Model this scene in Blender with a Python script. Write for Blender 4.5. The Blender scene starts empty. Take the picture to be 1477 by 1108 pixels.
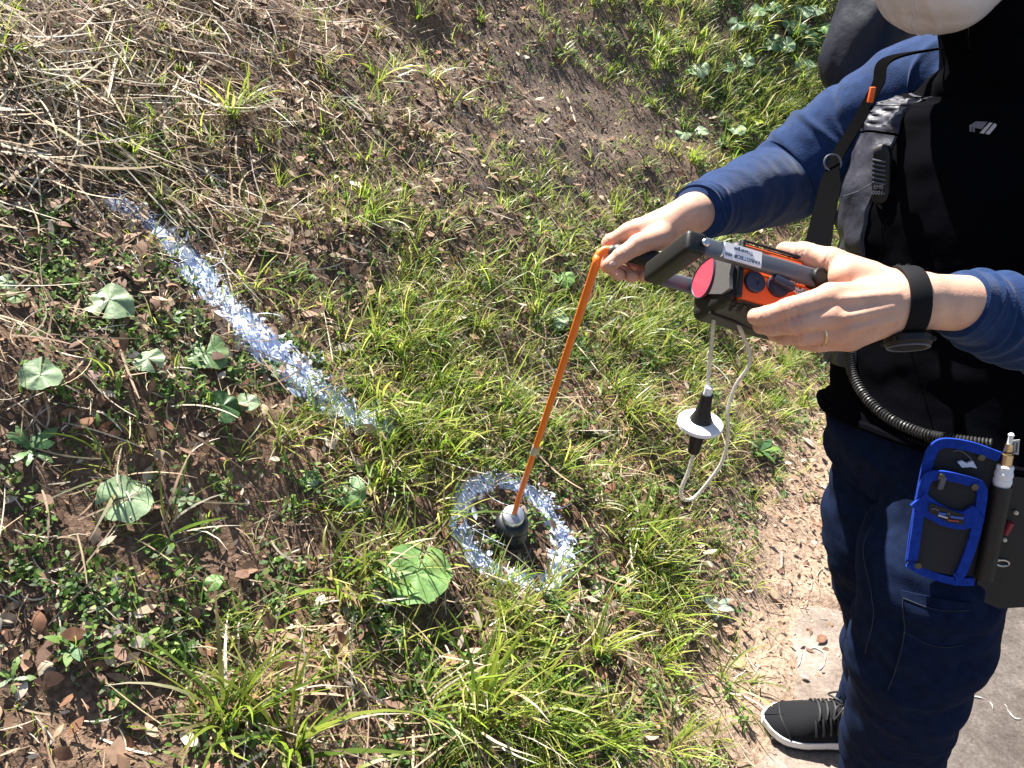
import bpy, bmesh, math, random
import numpy as np
from mathutils import Vector, Matrix
from mathutils.bvhtree import BVHTree

# ------------------------------------------------------------------ camera, sky, sun, exposure
scn = bpy.context.scene
COL = scn.collection
CAM_H = 1.5
PITCH = math.radians(28.0)
FPX = 1107.0                      # focal length in pixels of a 1477 px wide frame
cam_d = bpy.data.cameras.new('camera')
cam_d.sensor_width = 36.0
cam_d.lens = 36.0 * FPX / 1477.0
cam_d.clip_start = 0.02
cam_d.clip_end = 500
cam = bpy.data.objects.new('camera', cam_d)
COL.objects.link(cam)
cam.location = (0, 0, CAM_H)
cam.rotation_euler = (math.pi / 2 - PITCH, 0, 0)
scn.camera = cam

SUN = np.array([-0.30, 0.49, 0.82]); SUN /= np.linalg.norm(SUN)      # direction towards the sun
sun_el = math.asin(SUN[2])
world = bpy.data.worlds.new('World')
scn.world = world
world.use_nodes = True
wn = world.node_tree
bg = wn.nodes['Background']
sky = wn.nodes.new('ShaderNodeTexSky')
sky.sky_type = 'NISHITA'
sky.sun_disc = False
sky.sun_elevation = sun_el
sky.sun_rotation = math.atan2(SUN[0], SUN[1])
wn.links.new(sky.outputs[0], bg.inputs[0])
bg.inputs[1].default_value = 0.055
sun_d = bpy.data.lights.new('sun', 'SUN')
sun_d.energy = 5.0
sun_d.angle = math.radians(0.5)
sun_d.color = (1.0, 0.95, 0.87)
sun = bpy.data.objects.new('sun', sun_d)
COL.objects.link(sun)
sun.location = (-3, 5, 9)
sun.rotation_euler = Vector((-SUN[0], -SUN[1], -SUN[2])).to_track_quat('-Z', 'Y').to_euler()
scn.view_settings.view_transform = 'Standard'
scn.view_settings.look = 'None'
scn.view_settings.gamma = 1.0
scn.view_settings.exposure = 1.75
scn.view_settings.use_curve_mapping = False

DBG = False
RNG = np.random.default_rng(7)
random.seed(7)
CP, SP = math.cos(PITCH), math.sin(PITCH)

# ------------------------------------------------------------------ helpers
def ray(px, py):
    u = (px - 738.5) / FPX; v = (554 - py) / FPX
    return np.array([u, CP + SP * v, -SP + CP * v])
CAMP = np.array([0, 0, CAM_H])
def P(px, py, t):
    """point at distance t along the viewing axis"""
    return CAMP + ray(px, py) * t
def PY(px, py, y):
    r = ray(px, py); return CAMP + r * (y / r[1])
def PPl(px, py, o, n):
    r = ray(px, py); n = np.asarray(n, float)
    return CAMP + r * (np.dot(np.asarray(o) - CAMP, n) / np.dot(r, n))
def proj(p):
    p = np.asarray(p, float)
    x = p[..., 0]; y = p[..., 1]; z = p[..., 2] - CAM_H
    t = y * CP - z * SP
    t = np.where(t < 0.05, 0.05, t)
    return 738.5 + FPX * x / t, 554 - FPX * (y * SP + z * CP) / t, t

_T = np.random.default_rng(3).random((64, 64, 64))
def noise3(p, f=1.0, off=0.0):
    q = np.asarray(p, float) * f + off + 1000.0
    i = np.floor(q).astype(int); w = q - i; w = w * w * (3 - 2 * w)
    i0 = i & 63; i1 = (i + 1) & 63
    x, y, z = w[..., 0], w[..., 1], w[..., 2]
    a = _T[i0[..., 0], i0[..., 1], i0[..., 2]]; b = _T[i1[..., 0], i0[..., 1], i0[..., 2]]
    c = _T[i0[..., 0], i1[..., 1], i0[..., 2]]; d = _T[i1[..., 0], i1[..., 1], i0[..., 2]]
    e = _T[i0[..., 0], i0[..., 1], i1[..., 2]]; g = _T[i1[..., 0], i0[..., 1], i1[..., 2]]
    h = _T[i0[..., 0], i1[..., 1], i1[..., 2]]; k = _T[i1[..., 0], i1[..., 1], i1[..., 2]]
    lo = (a * (1 - x) + b * x) * (1 - y) + (c * (1 - x) + d * x) * y
    hi = (e * (1 - x) + g * x) * (1 - y) + (h * (1 - x) + k * x) * y
    return (lo * (1 - z) + hi * z) * 2 - 1
def noise2(x, y, f=1.0, off=0.0):
    return noise3(np.stack([x, y, np.zeros_like(x) + 0.37], -1), f, off)
def sstep(a, b, x):
    t = np.clip((x - a) / (b - a), 0, 1); return t * t * (3 - 2 * t)
def nrm(v):
    v = np.asarray(v, float); return v / (np.linalg.norm(v, axis=-1, keepdims=True) + 1e-12)

# ---- objects
def tag(o, label=None, cat=None, group=None, kind=None):
    if label: o['label'] = label
    if cat: o['category'] = cat
    if group: o['group'] = group
    if kind: o['kind'] = kind
    return o
def link(o, parent=None):
    COL.objects.link(o)
    if parent is not None:
        o.parent = parent
        o.matrix_parent_inverse = Matrix.Translation(-parent.location) if parent.parent is None else Matrix.Translation(-PIV.get(parent.name, Vector((0, 0, 0))))
    return o
PIV = {}
def thing(name, loc, label, cat, group=None):
    o = bpy.data.objects.new(name, None)
    o.empty_display_size = 0.05
    o.location = Vector([float(c) for c in loc])
    COL.objects.link(o)
    return tag(o, label, cat, group)
def mesh_np(name, V, F, mat, parent=None, smooth=True, cols=None, link_it=True):
    """V (n,3), F: (m,k) array or list of such arrays"""
    V = np.ascontiguousarray(V, dtype=np.float32)
    Fs = F if isinstance(F, list) else [F]
    Fs = [np.asarray(f, dtype=np.int32) for f in Fs if len(f)]
    me = bpy.data.meshes.new(name)
    me.vertices.add(len(V)); me.vertices.foreach_set('co', V.ravel())
    nl = sum(f.size for f in Fs); npoly = sum(len(f) for f in Fs)
    me.loops.add(nl); me.polygons.add(npoly)
    me.loops.foreach_set('vertex_index', np.concatenate([f.ravel() for f in Fs]))
    tot = np.concatenate([np.full(len(f), f.shape[1], np.int32) for f in Fs])
    st = np.concatenate([[0], np.cumsum(tot)[:-1]]).astype(np.int32)
    me.polygons.foreach_set('loop_start', st)
    me.polygons.foreach_set('use_smooth', np.full(npoly, smooth))
    if cols is not None:
        a = me.color_attributes.new('Col', 'FLOAT_COLOR', 'POINT')
        c4 = np.ones((len(V), 4), np.float32); c4[:, :np.shape(cols)[1]] = cols
        a.data.foreach_set('color', c4.ravel())
    me.update(calc_edges=True)
    if mat is not None: me.materials.append(mat)
    o = bpy.data.objects.new(name, me)
    if link_it: link(o, parent)
    return o

class MB:
    """collects boxes, tubes, lathes and slabs, then links them as one mesh"""
    def __init__(s): s.V = []; s.F = []; s.n = 0
    def add(s, V, F):
        V = np.asarray(V, float)
        for f in F: s.F.append([i + s.n for i in f])
        s.V.append(V); s.n += len(V); return s
    def box(s, c, half, ax=None, bev=0.0):
        ax = np.eye(3) if ax is None else np.asarray(ax, float)
        h = np.asarray(half, float)
        bm = bmesh.new(); bmesh.ops.create_cube(bm, size=2)
        for v in bm.verts: v.co = Vector((v.co.x * h[0], v.co.y * h[1], v.co.z * h[2]))
        if bev > 0: bmesh.ops.bevel(bm, geom=bm.edges[:], offset=min(bev, 0.98 * h.min()), segments=3, profile=0.5, affect='EDGES')
        bm.verts.index_update()
        V = np.array([list(v.co) for v in bm.verts]) @ ax + np.asarray(c)
        F = [[v.index for v in f.verts] for f in bm.faces]; bm.free()
        return s.add(V, F)
    def tube(s, pts, r, n=10, cap=True, flat=None, ref=None):
        pts = np.asarray(pts, float); m = len(pts)
        r = np.full(m, r) if np.isscalar(r) else np.asarray(r, float)
        T = nrm(np.gradient(pts, axis=0))
        N = np.zeros((m, 3)); u = np.array(ref, float) if ref is not None else (np.array([0, 0, 1.]) if abs(T[0][2]) < 0.9 else np.array([1., 0, 0]))
        for i in range(m):
            u = u - np.dot(u, T[i]) * T[i]; u = u / (np.linalg.norm(u) + 1e-12); N[i] = u
        B = np.cross(T, N)
        fa = 1.0 if flat is None else flat
        V = []
        for i in range(m):
            for k in range(n):
                a = 2 * math.pi * k / n
                V.append(pts[i] + r[i] * (math.cos(a) * B[i] + fa * math.sin(a) * N[i]))
        F = []
        for i in range(m - 1):
            for k in range(n):
                k2 = (k + 1) % n
                F.append([i * n + k, i * n + k2, (i + 1) * n + k2, (i + 1) * n + k])
        if cap: F.append(list(range(n))[::-1]); F.append([(m - 1) * n + k for k in range(n)])
        return s.add(V, F)
    def lathe(s, o, axis, prof, n=28):
        """prof: list of (height along axis, radius)"""
        ax = nrm(axis); a = np.cross(ax, [1, 0, 0] if abs(ax[0]) < .8 else [0, 1, 0]); a = nrm(a); b = np.cross(ax, a)
        V = [np.asarray(o) + ax * h + r * (math.cos(2 * math.pi * k / n) * a + math.sin(2 * math.pi * k / n) * b) for h, r in prof for k in range(n)]
        F = [[i * n + k, i * n + (k + 1) % n, (i + 1) * n + (k + 1) % n, (i + 1) * n + k] for i in range(len(prof) - 1) for k in range(n)]
        F.append(list(range(n))[::-1]); F.append([(len(prof) - 1) * n + k for k in range(n)])
        return s.add(V, F)
    def slab(s, poly, nvec, th):
        """closed polygon (world points) thickened by th along -nvec"""
        poly = np.asarray(poly, float); n = len(poly); nv = nrm(nvec)
        V = np.concatenate([poly, poly - nv * th])
        F = [list(range(n)), list(range(2 * n - 1, n - 1, -1))] + [[i, n + i, n + (i + 1) % n, (i + 1) % n] for i in range(n)]
        return s.add(V, F)
    def build(s, name, mat, parent=None, smooth=True, auto=35):
        V = np.concatenate(s.V)
        me = bpy.data.meshes.new(name)
        me.from_pydata([tuple(v) for v in V], [], s.F)
        bm = bmesh.new(); bm.from_mesh(me); bmesh.ops.recalc_face_normals(bm, faces=bm.faces[:])
        for f in bm.faces: f.smooth = smooth
        if smooth:
            ca = math.radians(auto)
            for e in bm.edges:
                if len(e.link_faces) == 2 and e.calc_face_angle(0) > ca: e.smooth = False
        bm.to_mesh(me); bm.free()
        me.materials.append(mat)
        return link(bpy.data.objects.new(name, me), parent)

def catmull(pts, n):
    pts = np.asarray(pts, float); m = len(pts)
    P0 = np.vstack([2 * pts[0] - pts[1], pts, 2 * pts[-1] - pts[-2]])
    s = np.linspace(0, m - 1, n); i = np.clip(np.floor(s).astype(int), 0, m - 2); t = (s - i)[:, None]
    a, b, c, d = P0[i], P0[i + 1], P0[i + 2], P0[i + 3]
    return 0.5 * ((2 * b) + (-a + c) * t + (2 * a - 5 * b + 4 * c - d) * t ** 2 + (-a + 3 * b - 3 * c + d) * t ** 3)

class Loft:
    """a limb or garment: rings (centre, half widths) along an axis; point(s, th, off)"""
    def __init__(s, rows, ref, n=80, expo=2.0, disp=None):
        rows = np.asarray(rows, float)           # x y z ra rb ; ra across ref, rb along ref
        R = catmull(rows, n); s.C = R[:, :3]; s.ra = R[:, 3]; s.rb = R[:, 4]; s.n = n
        T = nrm(np.gradient(s.C, axis=0)); s.T = T
        ref = np.broadcast_to(np.asarray(ref, float), T.shape)
        A = ref - (ref * T).sum(1, keepdims=True) * T; s.B = nrm(A); s.A = np.cross(s.B, T)
        s.e = expo; s.disp = disp
    def pts(s, S, TH, off=0.0):
        """S in 0..1 (array), TH angle, 0 = along ref"""
        f = np.clip(S, 0, 1) * (s.n - 1); i = np.clip(np.floor(f).astype(int), 0, s.n - 2); w = f - i
        L = lambda a: a[i] * (1 - w[..., None]) + a[i + 1] * w[..., None] if a.ndim == 2 else a[i] * (1 - w) + a[i + 1] * w
        C, A, B, ra, rb = L(s.C), L(s.A), L(s.B), L(s.ra), L(s.rb)
        c, sn = np.cos(TH), np.sin(TH)
        k = (np.abs(c) ** s.e + np.abs(sn) ** s.e) ** (-1.0 / s.e)
        v = B * (c * k * rb)[..., None] + A * (sn * k * ra)[..., None]
        p = C + v
        d = off
        if s.disp is not None: d = d + s.disp(S, TH, p)
        d = np.broadcast_to(d, S.shape)
        return p + nrm(v) * d[..., None]
    def grid(s, nu, nv, s0=0, s1=1, th0=0, th1=2 * math.pi, off=0.0):
        S = np.linspace(s0, s1, nu)[:, None] + np.zeros((1, nv)); closed = abs(th1 - th0 - 2 * math.pi) < 1e-6
        TH = np.linspace(th0, th1, nv, endpoint=not closed)[None, :] + np.zeros((nu, 1))
        o = off(S, TH) if callable(off) else off
        V = s.pts(S, TH, o)
        return V, grid_faces(nu, nv, closed)
    def mesh(s, name, mat, nu, nv, parent=None, cap=True, **k):
        V, F = s.grid(nu, nv, **k); V = V.reshape(-1, 3); Fs = [F]
        if cap:
            V = np.vstack([V, V[:nv].mean(0), V[-nv:].mean(0)]); m = len(V)
            i = np.arange(nv); j = (i + 1) % nv; b = (nu - 1) * nv
            Fs += [np.stack([j, i, np.full(nv, m - 2)], 1), np.stack([b + i, b + j, np.full(nv, m - 1)], 1)]
        return fixn(mesh_np(name, V, Fs, mat, parent))
    def patch(s, name, mat, s0, s1, th0, th1, off, nu=20, nv=20, parent=None, inset=0.004):
        V, F = s.grid(nu, nv, s0, s1, th0, th1, off)
        W, _ = s.grid(nu, nv, s0, s1, th0, th1, -inset)
        m = MB(); m.add(V.reshape(-1, 3), F.tolist())
        # skirt to the cloth below
        b = [i for i in range(nv)] + [i * nv + nv - 1 for i in range(1, nu)] + [(nu - 1) * nv + i for i in range(nv - 2, -1, -1)] + [i * nv for i in range(nu - 2, 0, -1)]
        V2 = W.reshape(-1, 3)[b]; V1 = V.reshape(-1, 3)[b]; k = len(b)
        m.add(np.vstack([V1, V2]), [[i, (i + 1) % k, k + (i + 1) % k, k + i] for i in range(k)])
        return m.build(name, mat, parent, auto=50)

def grid_faces(nu, nv, closed):
    i = np.arange(nu - 1)[:, None]; j = np.arange(nv if closed else nv - 1)[None, :]; j2 = (j + 1) % nv
    return np.stack([i * nv + j, i * nv + j2, (i + 1) * nv + j2, (i + 1) * nv + j], -1).reshape(-1, 4)
def fixn(o):
    bm = bmesh.new(); bm.from_mesh(o.data); bmesh.ops.recalc_face_normals(bm, faces=bm.faces[:]); bm.to_mesh(o.data); bm.free(); return o

# ---- implicit surfaces
def surf(f, lo, hi, h):
    lo = np.asarray(lo, float); hi = np.asarray(hi, float)
    n = np.ceil((hi - lo) / h).astype(int) + 1
    g = np.stack(np.meshgrid(*[lo[k] + h * np.arange(n[k]) for k in range(3)], indexing='ij'), -1)
    D = f(g.reshape(-1, 3)).reshape(n)
    neg = D < 0; sl = lambda o: tuple(slice(o[k], n[k] - 1 + o[k]) for k in range(3))
    c = [(a, b, d) for a in (0, 1) for b in (0, 1) for d in (0, 1)]
    cs = sum(neg[sl(o)].astype(np.int8) for o in c); act = (cs > 0) & (cs < 8)
    ijk = np.argwhere(act); idx = -np.ones(act.shape, int); idx[act] = np.arange(len(ijk))
    val = {o: D[tuple((ijk + np.array(o)).T)] for o in c}
    acc = np.zeros((len(ijk), 3)); cnt = np.zeros(len(ijk))
    for o in c:
        for k in range(3):
            if o[k]: continue
            q = list(o); q[k] = 1; a = val[o]; b = val[tuple(q)]; m = (a < 0) != (b < 0)
            t = np.where(m, a / np.where(m, a - b, 1), 0)
            pt = np.zeros((len(ijk), 3)) + np.array(o, float); pt[:, k] += t
            acc += pt * m[:, None]; cnt += m
    V = lo + h * (ijk + acc / cnt[:, None])
    F = []
    for k in range(3):
        a1, a2 = (k + 1) % 3, (k + 2) % 3
        s1 = [slice(None)] * 3; s2 = [slice(None)] * 3; s1[k] = slice(0, n[k] - 1); s2[k] = slice(1, n[k])
        A = D[tuple(s1)]; B = D[tuple(s2)]
        e = np.argwhere((A < 0) != (B < 0))
        e = e[(e[:, a1] > 0) & (e[:, a1] < n[a1] - 1) & (e[:, a2] > 0) & (e[:, a2] < n[a2] - 1)]
        ins = A[tuple(e.T)] < 0
        q = []
        for d1, d2 in ((-1, -1), (0, -1), (0, 0), (-1, 0)):
            w = e.copy(); w[:, a1] += d1; w[:, a2] += d2; q.append(idx[tuple(w.T)])
        q = np.stack(q, 1); q[~ins] = q[~ins][:, ::-1]; F.append(q)
    return V, np.concatenate(F)
def cap(p, a, b, ra, rb):
    a = np.asarray(a, float); b = np.asarray(b, float); ab = b - a
    t = np.clip(((p - a) @ ab) / (ab @ ab + 1e-12), 0, 1)
    return np.linalg.norm(p - a - t[:, None] * ab, axis=1) - (ra + (rb - ra) * t)
def ell(p, c, ax, r):
    q = (p - np.asarray(c)) @ np.asarray(ax).T; r = np.asarray(r)
    k = np.linalg.norm(q / r, axis=1); return (k - 1) * r.min()
def smin(a, b, k):
    h = np.clip(0.5 + 0.5 * (b - a) / k, 0, 1); return b * (1 - h) + a * h - k * h * (1 - h)
def rbox(p, c, ax, half, r):
    q = np.abs((p - np.asarray(c)) @ np.asarray(ax).T) - (np.asarray(half) - r)
    return np.linalg.norm(np.maximum(q, 0), axis=1) + np.minimum(q.max(1), 0) - r

# ---- materials
def mat(name, color, rough=0.6, metal=0.0, spec=0.5, bump=None, var=None, sheen=0.0, sss=0.0, coat=0.0, trans=None, alpha=None):
    m = bpy.data.materials.new(name); m.use_nodes = True
    nt = m.node_tree; b = nt.nodes['Principled BSDF']
    b.inputs['Base Color'].default_value = (*color, 1); b.inputs['Roughness'].default_value = rough
    b.inputs['Metallic'].default_value = metal; b.inputs['Specular IOR Level'].default_value = spec
    if sheen: b.inputs['Sheen Weight'].default_value = sheen; b.inputs['Sheen Roughness'].default_value = 0.5
    if coat: b.inputs['Coat Weight'].default_value = coat
    if trans: b.inputs['Transmission Weight'].default_value = trans
    if sss:
        b.inputs['Subsurface Weight'].default_value = sss
        b.inputs['Subsurface Radius'].default_value = (0.008, 0.003, 0.0015); b.inputs['Subsurface Scale'].default_value = 1.0
    tc = nt.nodes.new('ShaderNodeTexCoord')
    if var:                                    # (scale, darker factor, lighter factor, detail)
        n = nt.nodes.new('ShaderNodeTexNoise'); n.inputs['Scale'].default_value = var[0]; n.inputs['Detail'].default_value = 6
        nt.links.new(tc.outputs['Object'], n.inputs['Vector'])
        r = nt.nodes.new('ShaderNodeValToRGB')
        r.color_ramp.elements[0].position = 0.3; r.color_ramp.elements[1].position = 0.7
        r.color_ramp.elements[0].color = (*[min(1, c * var[1]) for c in color], 1)
        r.color_ramp.elements[1].color = (*[min(1, c * var[2]) for c in color], 1)
        nt.links.new(n.outputs[0], r.inputs[0]); nt.links.new(r.outputs[0], b.inputs['Base Color'])
    if bump:                                   # list of (scale, strength, distance)
        prev = None
        for sc, st, di in bump:
            n = nt.nodes.new('ShaderNodeTexNoise'); n.inputs['Scale'].default_value = sc; n.inputs['Detail'].default_value = 4
            nt.links.new(tc.outputs['Object'], n.inputs['Vector'])
            bn = nt.nodes.new('ShaderNodeBump'); bn.inputs['Strength'].default_value = st; bn.inputs['Distance'].default_value = di
            nt.links.new(n.outputs[0], bn.inputs['Height'])
            if prev: nt.links.new(prev.outputs[0], bn.inputs['Normal'])
            prev = bn
        nt.links.new(prev.outputs[0], b.inputs['Normal'])
    return m
def col_mat(name, rough=0.55, translucent=0.0, spec=0.3, nscale=60, nlo=0.75, nhi=1.25, bump=None):
    """base colour from the mesh's own pigment attribute, with fine mottling"""
    m = bpy.data.materials.new(name); m.use_nodes = True
    nt = m.node_tree; b = nt.nodes['Principled BSDF']; out = nt.nodes['Material Output']
    at = nt.nodes.new('ShaderNodeVertexColor'); at.layer_name = 'Col'
    tc = nt.nodes.new('ShaderNodeTexCoord')
    n = nt.nodes.new('ShaderNodeTexNoise'); n.inputs['Scale'].default_value = nscale; n.inputs['Detail'].default_value = 5
    nt.links.new(tc.outputs['Object'], n.inputs['Vector'])
    mr = nt.nodes.new('ShaderNodeMapRange'); mr.inputs[1].default_value = 0.3; mr.inputs[2].default_value = 0.7
    mr.inputs[3].default_value = nlo; mr.inputs[4].default_value = nhi
    nt.links.new(n.outputs[0], mr.inputs[0])
    mx = nt.nodes.new('ShaderNodeMix'); mx.data_type = 'RGBA'; mx.blend_type = 'MULTIPLY'; mx.inputs[0].default_value = 1
    nt.links.new(at.outputs[0], mx.inputs[6]); nt.links.new(mr.outputs[0], mx.inputs[7])
    nt.links.new(mx.outputs[2], b.inputs['Base Color'])
    b.inputs['Roughness'].default_value = rough; b.inputs['Specular IOR Level'].default_value = spec
    if bump:
        prev = None
        for sc, st, di in bump:
            n2 = nt.nodes.new('ShaderNodeTexNoise'); n2.inputs['Scale'].default_value = sc; n2.inputs['Detail'].default_value = 6
            nt.links.new(tc.outputs['Object'], n2.inputs['Vector'])
            bn = nt.nodes.new('ShaderNodeBump'); bn.inputs['Strength'].default_value = st; bn.inputs['Distance'].default_value = di
            nt.links.new(n2.outputs[0], bn.inputs['Height'])
            if prev: nt.links.new(prev.outputs[0], bn.inputs['Normal'])
            prev = bn
        nt.links.new(prev.outputs[0], b.inputs['Normal'])
    if translucent:
        tr = nt.nodes.new('ShaderNodeBsdfTranslucent'); nt.links.new(mx.outputs[2], tr.inputs[0])
        ms = nt.nodes.new('ShaderNodeMixShader'); ms.inputs[0].default_value = translucent
        nt.links.new(b.outputs[0], ms.inputs[1]); nt.links.new(tr.outputs[0], ms.inputs[2]); nt.links.new(ms.outputs[0], out.inputs[0])
    return m

# ------------------------------------------------------------------ the ground: bank, gutter, road
E0 = np.array([0.39, 1.07]); EN = nrm([-0.88, 0.475]); EA = np.array([EN[1], -EN[0]])   # foot of the bank
def dist_along(x, y):
    """distance up the bank from its foot, and along the foot; the bank swings out to the right farther on"""
    s = (x - E0[0]) * EA[0] + (y - E0[1]) * EA[1]
    return (x - E0[0]) * EN[0] + (y - E0[1]) * EN[1] + 0.18 * np.clip(s - 1.6, 0, 7) ** 1.8, s
def height(x, y, fine=True):
    x = np.asarray(x, float); y = np.asarray(y, float)
    d, s = dist_along(x, y)
    wob = 0.05 * noise2(x, y, 2.3) + 0.03 * noise2(x, y, 6.1, 5)
    dd = d + wob
    q = (np.sqrt(dd * dd + 0.02) + dd) / 2
    ramp = 0.56 * q + 0.22 * (np.sqrt((q - 0.9) ** 2 + 0.09) + (q - 0.9)) / 2 - 0.012
    ramp = np.where(q > 5.0, 0.56 * q + 0.22 * 4.1 - 0.5 * (q - 5.0), ramp)
    shift = 0.06 + 0.30 * sstep(0.50, 0.80, s + 0.1 * noise2(x, y, 4, 9)) + 0.10 * noise2(x, y, 3.1, 21)
    dirt = 0.022 * sstep(-shift - 0.05, -shift + 0.05, d)
    cover = sstep(-0.9, -0.5, d)
    z = np.where(d > -0.6, ramp, 0) * cover - 0.014 + dirt
    up = sstep(-0.05, 0.35, d)
    z = z + up * (0.05 * noise2(x, y, 1.7, 3) + 0.030 * noise2(x, y, 5.0, 8))
    if fine:
        k = 0.25 + 0.75 * sstep(-0.2, 0.15, d)
        k = np.where(d < -shift - 0.02, 0.0, k)
        z = z + k * (0.011 * noise2(x, y, 14, 2) + 0.008 * noise2(x, y, 33, 4) + 0.005 * np.abs(noise2(x, y, 75, 6)))
    return z
def normal(x, y, e=0.03):
    zx = (height(x + e, y, False) - height(x - e, y, False)) / (2 * e)
    zy = (height(x, y + e, False) - height(x, y - e, False)) / (2 * e)
    return nrm(np.stack([-zx, -zy, np.ones_like(zx)], -1))
def G(px, py, fine=True):
    """the ground point seen at a pixel"""
    r = ray(px, py); T = np.linspace(0.7, 14, 2660)
    q = CAMP + r * T[:, None]
    b = q[:, 2] < np.maximum(height(q[:, 0], q[:, 1], fine), 0.0)
    i = np.argmax(b) if b.any() else len(T) - 1
    return q[i]

# spray-painted marks
RING_C = G(737, 768)
RING_N = normal(np.array([RING_C[0]]), np.array([RING_C[1]]))[0]
STRIPE = np.array([G(a, b, False) for a, b in ((165, 292), (205, 305), (240, 340), (285, 395), (340, 455), (400, 515), (450, 560), (500, 598), (560, 612))])
SWID = np.array([0.030, 0.032, 0.034, 0.048, 0.052, 0.052, 0.050, 0.048, 0.040])
RING_R = 0.140
def paint_mask(p):
    """0..1 coverage by spray paint at ground points (n,3)"""
    q = p - RING_C; q = q - (q @ RING_N)[:, None] * RING_N
    r = np.linalg.norm(q, axis=1)
    w = 0.023 + 0.008 * noise3(p, 12)
    m1 = 1 - sstep(0.6, 1.35, np.abs(r - RING_R - 0.012 * noise3(p, 9, 4)) / w)
    best = np.full(len(p), 9.0)
    for i in range(len(STRIPE) - 1):
        a, b = STRIPE[i], STRIPE[i + 1]; ab = b - a
        t = np.clip(((p - a) @ ab) / (ab @ ab), 0, 1)
        dd = np.linalg.norm(p - a - t[:, None] * ab, axis=1) / (SWID[i] + (SWID[i + 1] - SWID[i]) * t)
        best = np.minimum(best, dd)
    fade = 0.55 + 0.45 * sstep(0.0, 0.30, np.linalg.norm(p - STRIPE[0], axis=1))
    m2 = (1 - sstep(0.45, 1.35, best + 0.40 * noise3(p, 16, 7))) * fade
    return np.maximum(m1, m2)

def axis_coords(lo, fine_lo, fine_hi, hi, step, grow=1.18):
    a = list(np.arange(fine_lo, fine_hi, step)); s = step
    while a[-1] < hi: s *= grow; a.append(a[-1] + s)
    s = step
    while a[0] > lo: s *= grow; a.insert(0, a[0] - s)
    return np.array(a)
gx = axis_coords(-60, -1.75, 2.3, 80, 0.0118)
gy = [0.75]
while gy[-1] < 6.0: gy.append(gy[-1] + 0.0082 * gy[-1])
s = 0.06
while gy[-1] < 90: s *= 1.25; gy.append(gy[-1] + s)
s = 0.01
while gy[0] > -40: s *= 1.25; gy.insert(0, gy[0] - s)
gy = np.array(gy)
X, Y = np.meshgrid(gx, gy, indexing='ij')
Z = height(X, Y)
d_, s_ = dist_along(X, Y)
pts = np.stack([X, Y, Z], -1).reshape(-1, 3)
ppx, ppy, pt_ = proj(pts)
dark = np.array([0.095, 0.064, 0.046]); red = np.array([0.165, 0.103, 0.068]); grey = np.array([0.135, 0.099, 0.077]); tan = np.array([0.28, 0.20, 0.145])
def soil_colour(p, px, py):
    c = np.zeros((len(p), 3)) + dark
    n1 = noise3(p, 3.0, 2)[:, None]; n2 = noise3(p, 9.0, 5)[:, None]
    c = c + (red - c) * np.clip(0.5 + 0.9 * n1, 0, 1)
    e = np.exp(-(((px - 760) / 230) ** 2 + ((py - 190) / 170) ** 2))[:, None]
    c = c + (grey - c) * np.clip(1.3 * e + 0.3 * n2 * e, 0, 1)
    d, s = dist_along(p[:, 0], p[:, 1])
    f = (1 - sstep(-0.02, 0.22, d + 0.12 * n2[:, 0]))[:, None]
    c = c + (tan - c) * f
    e2 = np.exp(-(((px - 130) / 110) ** 2 + ((py - 1050) / 60) ** 2))[:, None]
    c = c + (np.array([0.19, 0.125, 0.085]) - c) * np.clip(e2 * 1.2, 0, 1)
    return c * (1 + 0.22 * n2)
cols = soil_colour(pts, ppx, ppy)
near = (pt_ < 5) & (ppx > -200) & (ppx < 1200)
pm = np.zeros(len(pts)); pm[near] = paint_mask(pts[near])
PAINT_SHADE = np.array([0.36, 0.47, 0.78]); PAINT_B = np.array([0.84, 0.87, 0.91])  # white spray paint; the blue tone is skylit shade put into its colour
cols = np.hstack([cols, pm[:, None]])                  # fourth channel: where spray paint lies
soil_m = col_mat('soil', rough=0.95, spec=0.15, nscale=90, nlo=0.55, nhi=1.45, bump=[(120, 0.7, 0.006), (420, 0.6, 0.003)])
def spray_layer(m):
    """speckled coat of spray paint over the soil, where the paint channel says so"""
    nt = m.node_tree; b = nt.nodes['Principled BSDF']; tc = nt.nodes['Texture Coordinate']; at = [n for n in nt.nodes if n.type == 'VERTEX_COLOR'][0]
    src = b.inputs['Base Color'].links[0].from_socket
    def N(sc, det):
        n = nt.nodes.new('ShaderNodeTexNoise'); n.inputs['Scale'].default_value = sc; n.inputs['Detail'].default_value = det; n.inputs['Roughness'].default_value = 0.75
        nt.links.new(tc.outputs['Object'], n.inputs['Vector']); return n
    a = N(260, 8)
    add = nt.nodes.new('ShaderNodeMath'); add.operation = 'MULTIPLY_ADD'; add.inputs[1].default_value = 0.62; nt.links.new(at.outputs['Alpha'], add.inputs[0]); nt.links.new(a.outputs[0], add.inputs[2])
    st = nt.nodes.new('ShaderNodeMapRange'); st.inputs[1].default_value = 0.72; st.inputs[2].default_value = 1.10; nt.links.new(add.outputs[0], st.inputs[0])
    g = N(60, 4); rp = nt.nodes.new('ShaderNodeValToRGB'); rp.color_ramp.elements[0].position = 0.35; rp.color_ramp.elements[1].position = 0.62
    rp.color_ramp.elements[0].color = (*PAINT_SHADE, 1); rp.color_ramp.elements[1].color = (*PAINT_B, 1); nt.links.new(g.outputs[0], rp.inputs[0])  # speckles run from the painted blue shade to the white
    mx = nt.nodes.new('ShaderNodeMix'); mx.data_type = 'RGBA'; nt.links.new(st.outputs[0], mx.inputs[0]); nt.links.new(src, mx.inputs[6]); nt.links.new(rp.outputs[0], mx.inputs[7])
    nt.links.new(mx.outputs[2], b.inputs['Base Color'])
spray_layer(soil_m)
ground = mesh_np('ground', pts, grid_faces(len(gx), len(gy), False), soil_m, cols=cols)
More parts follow.
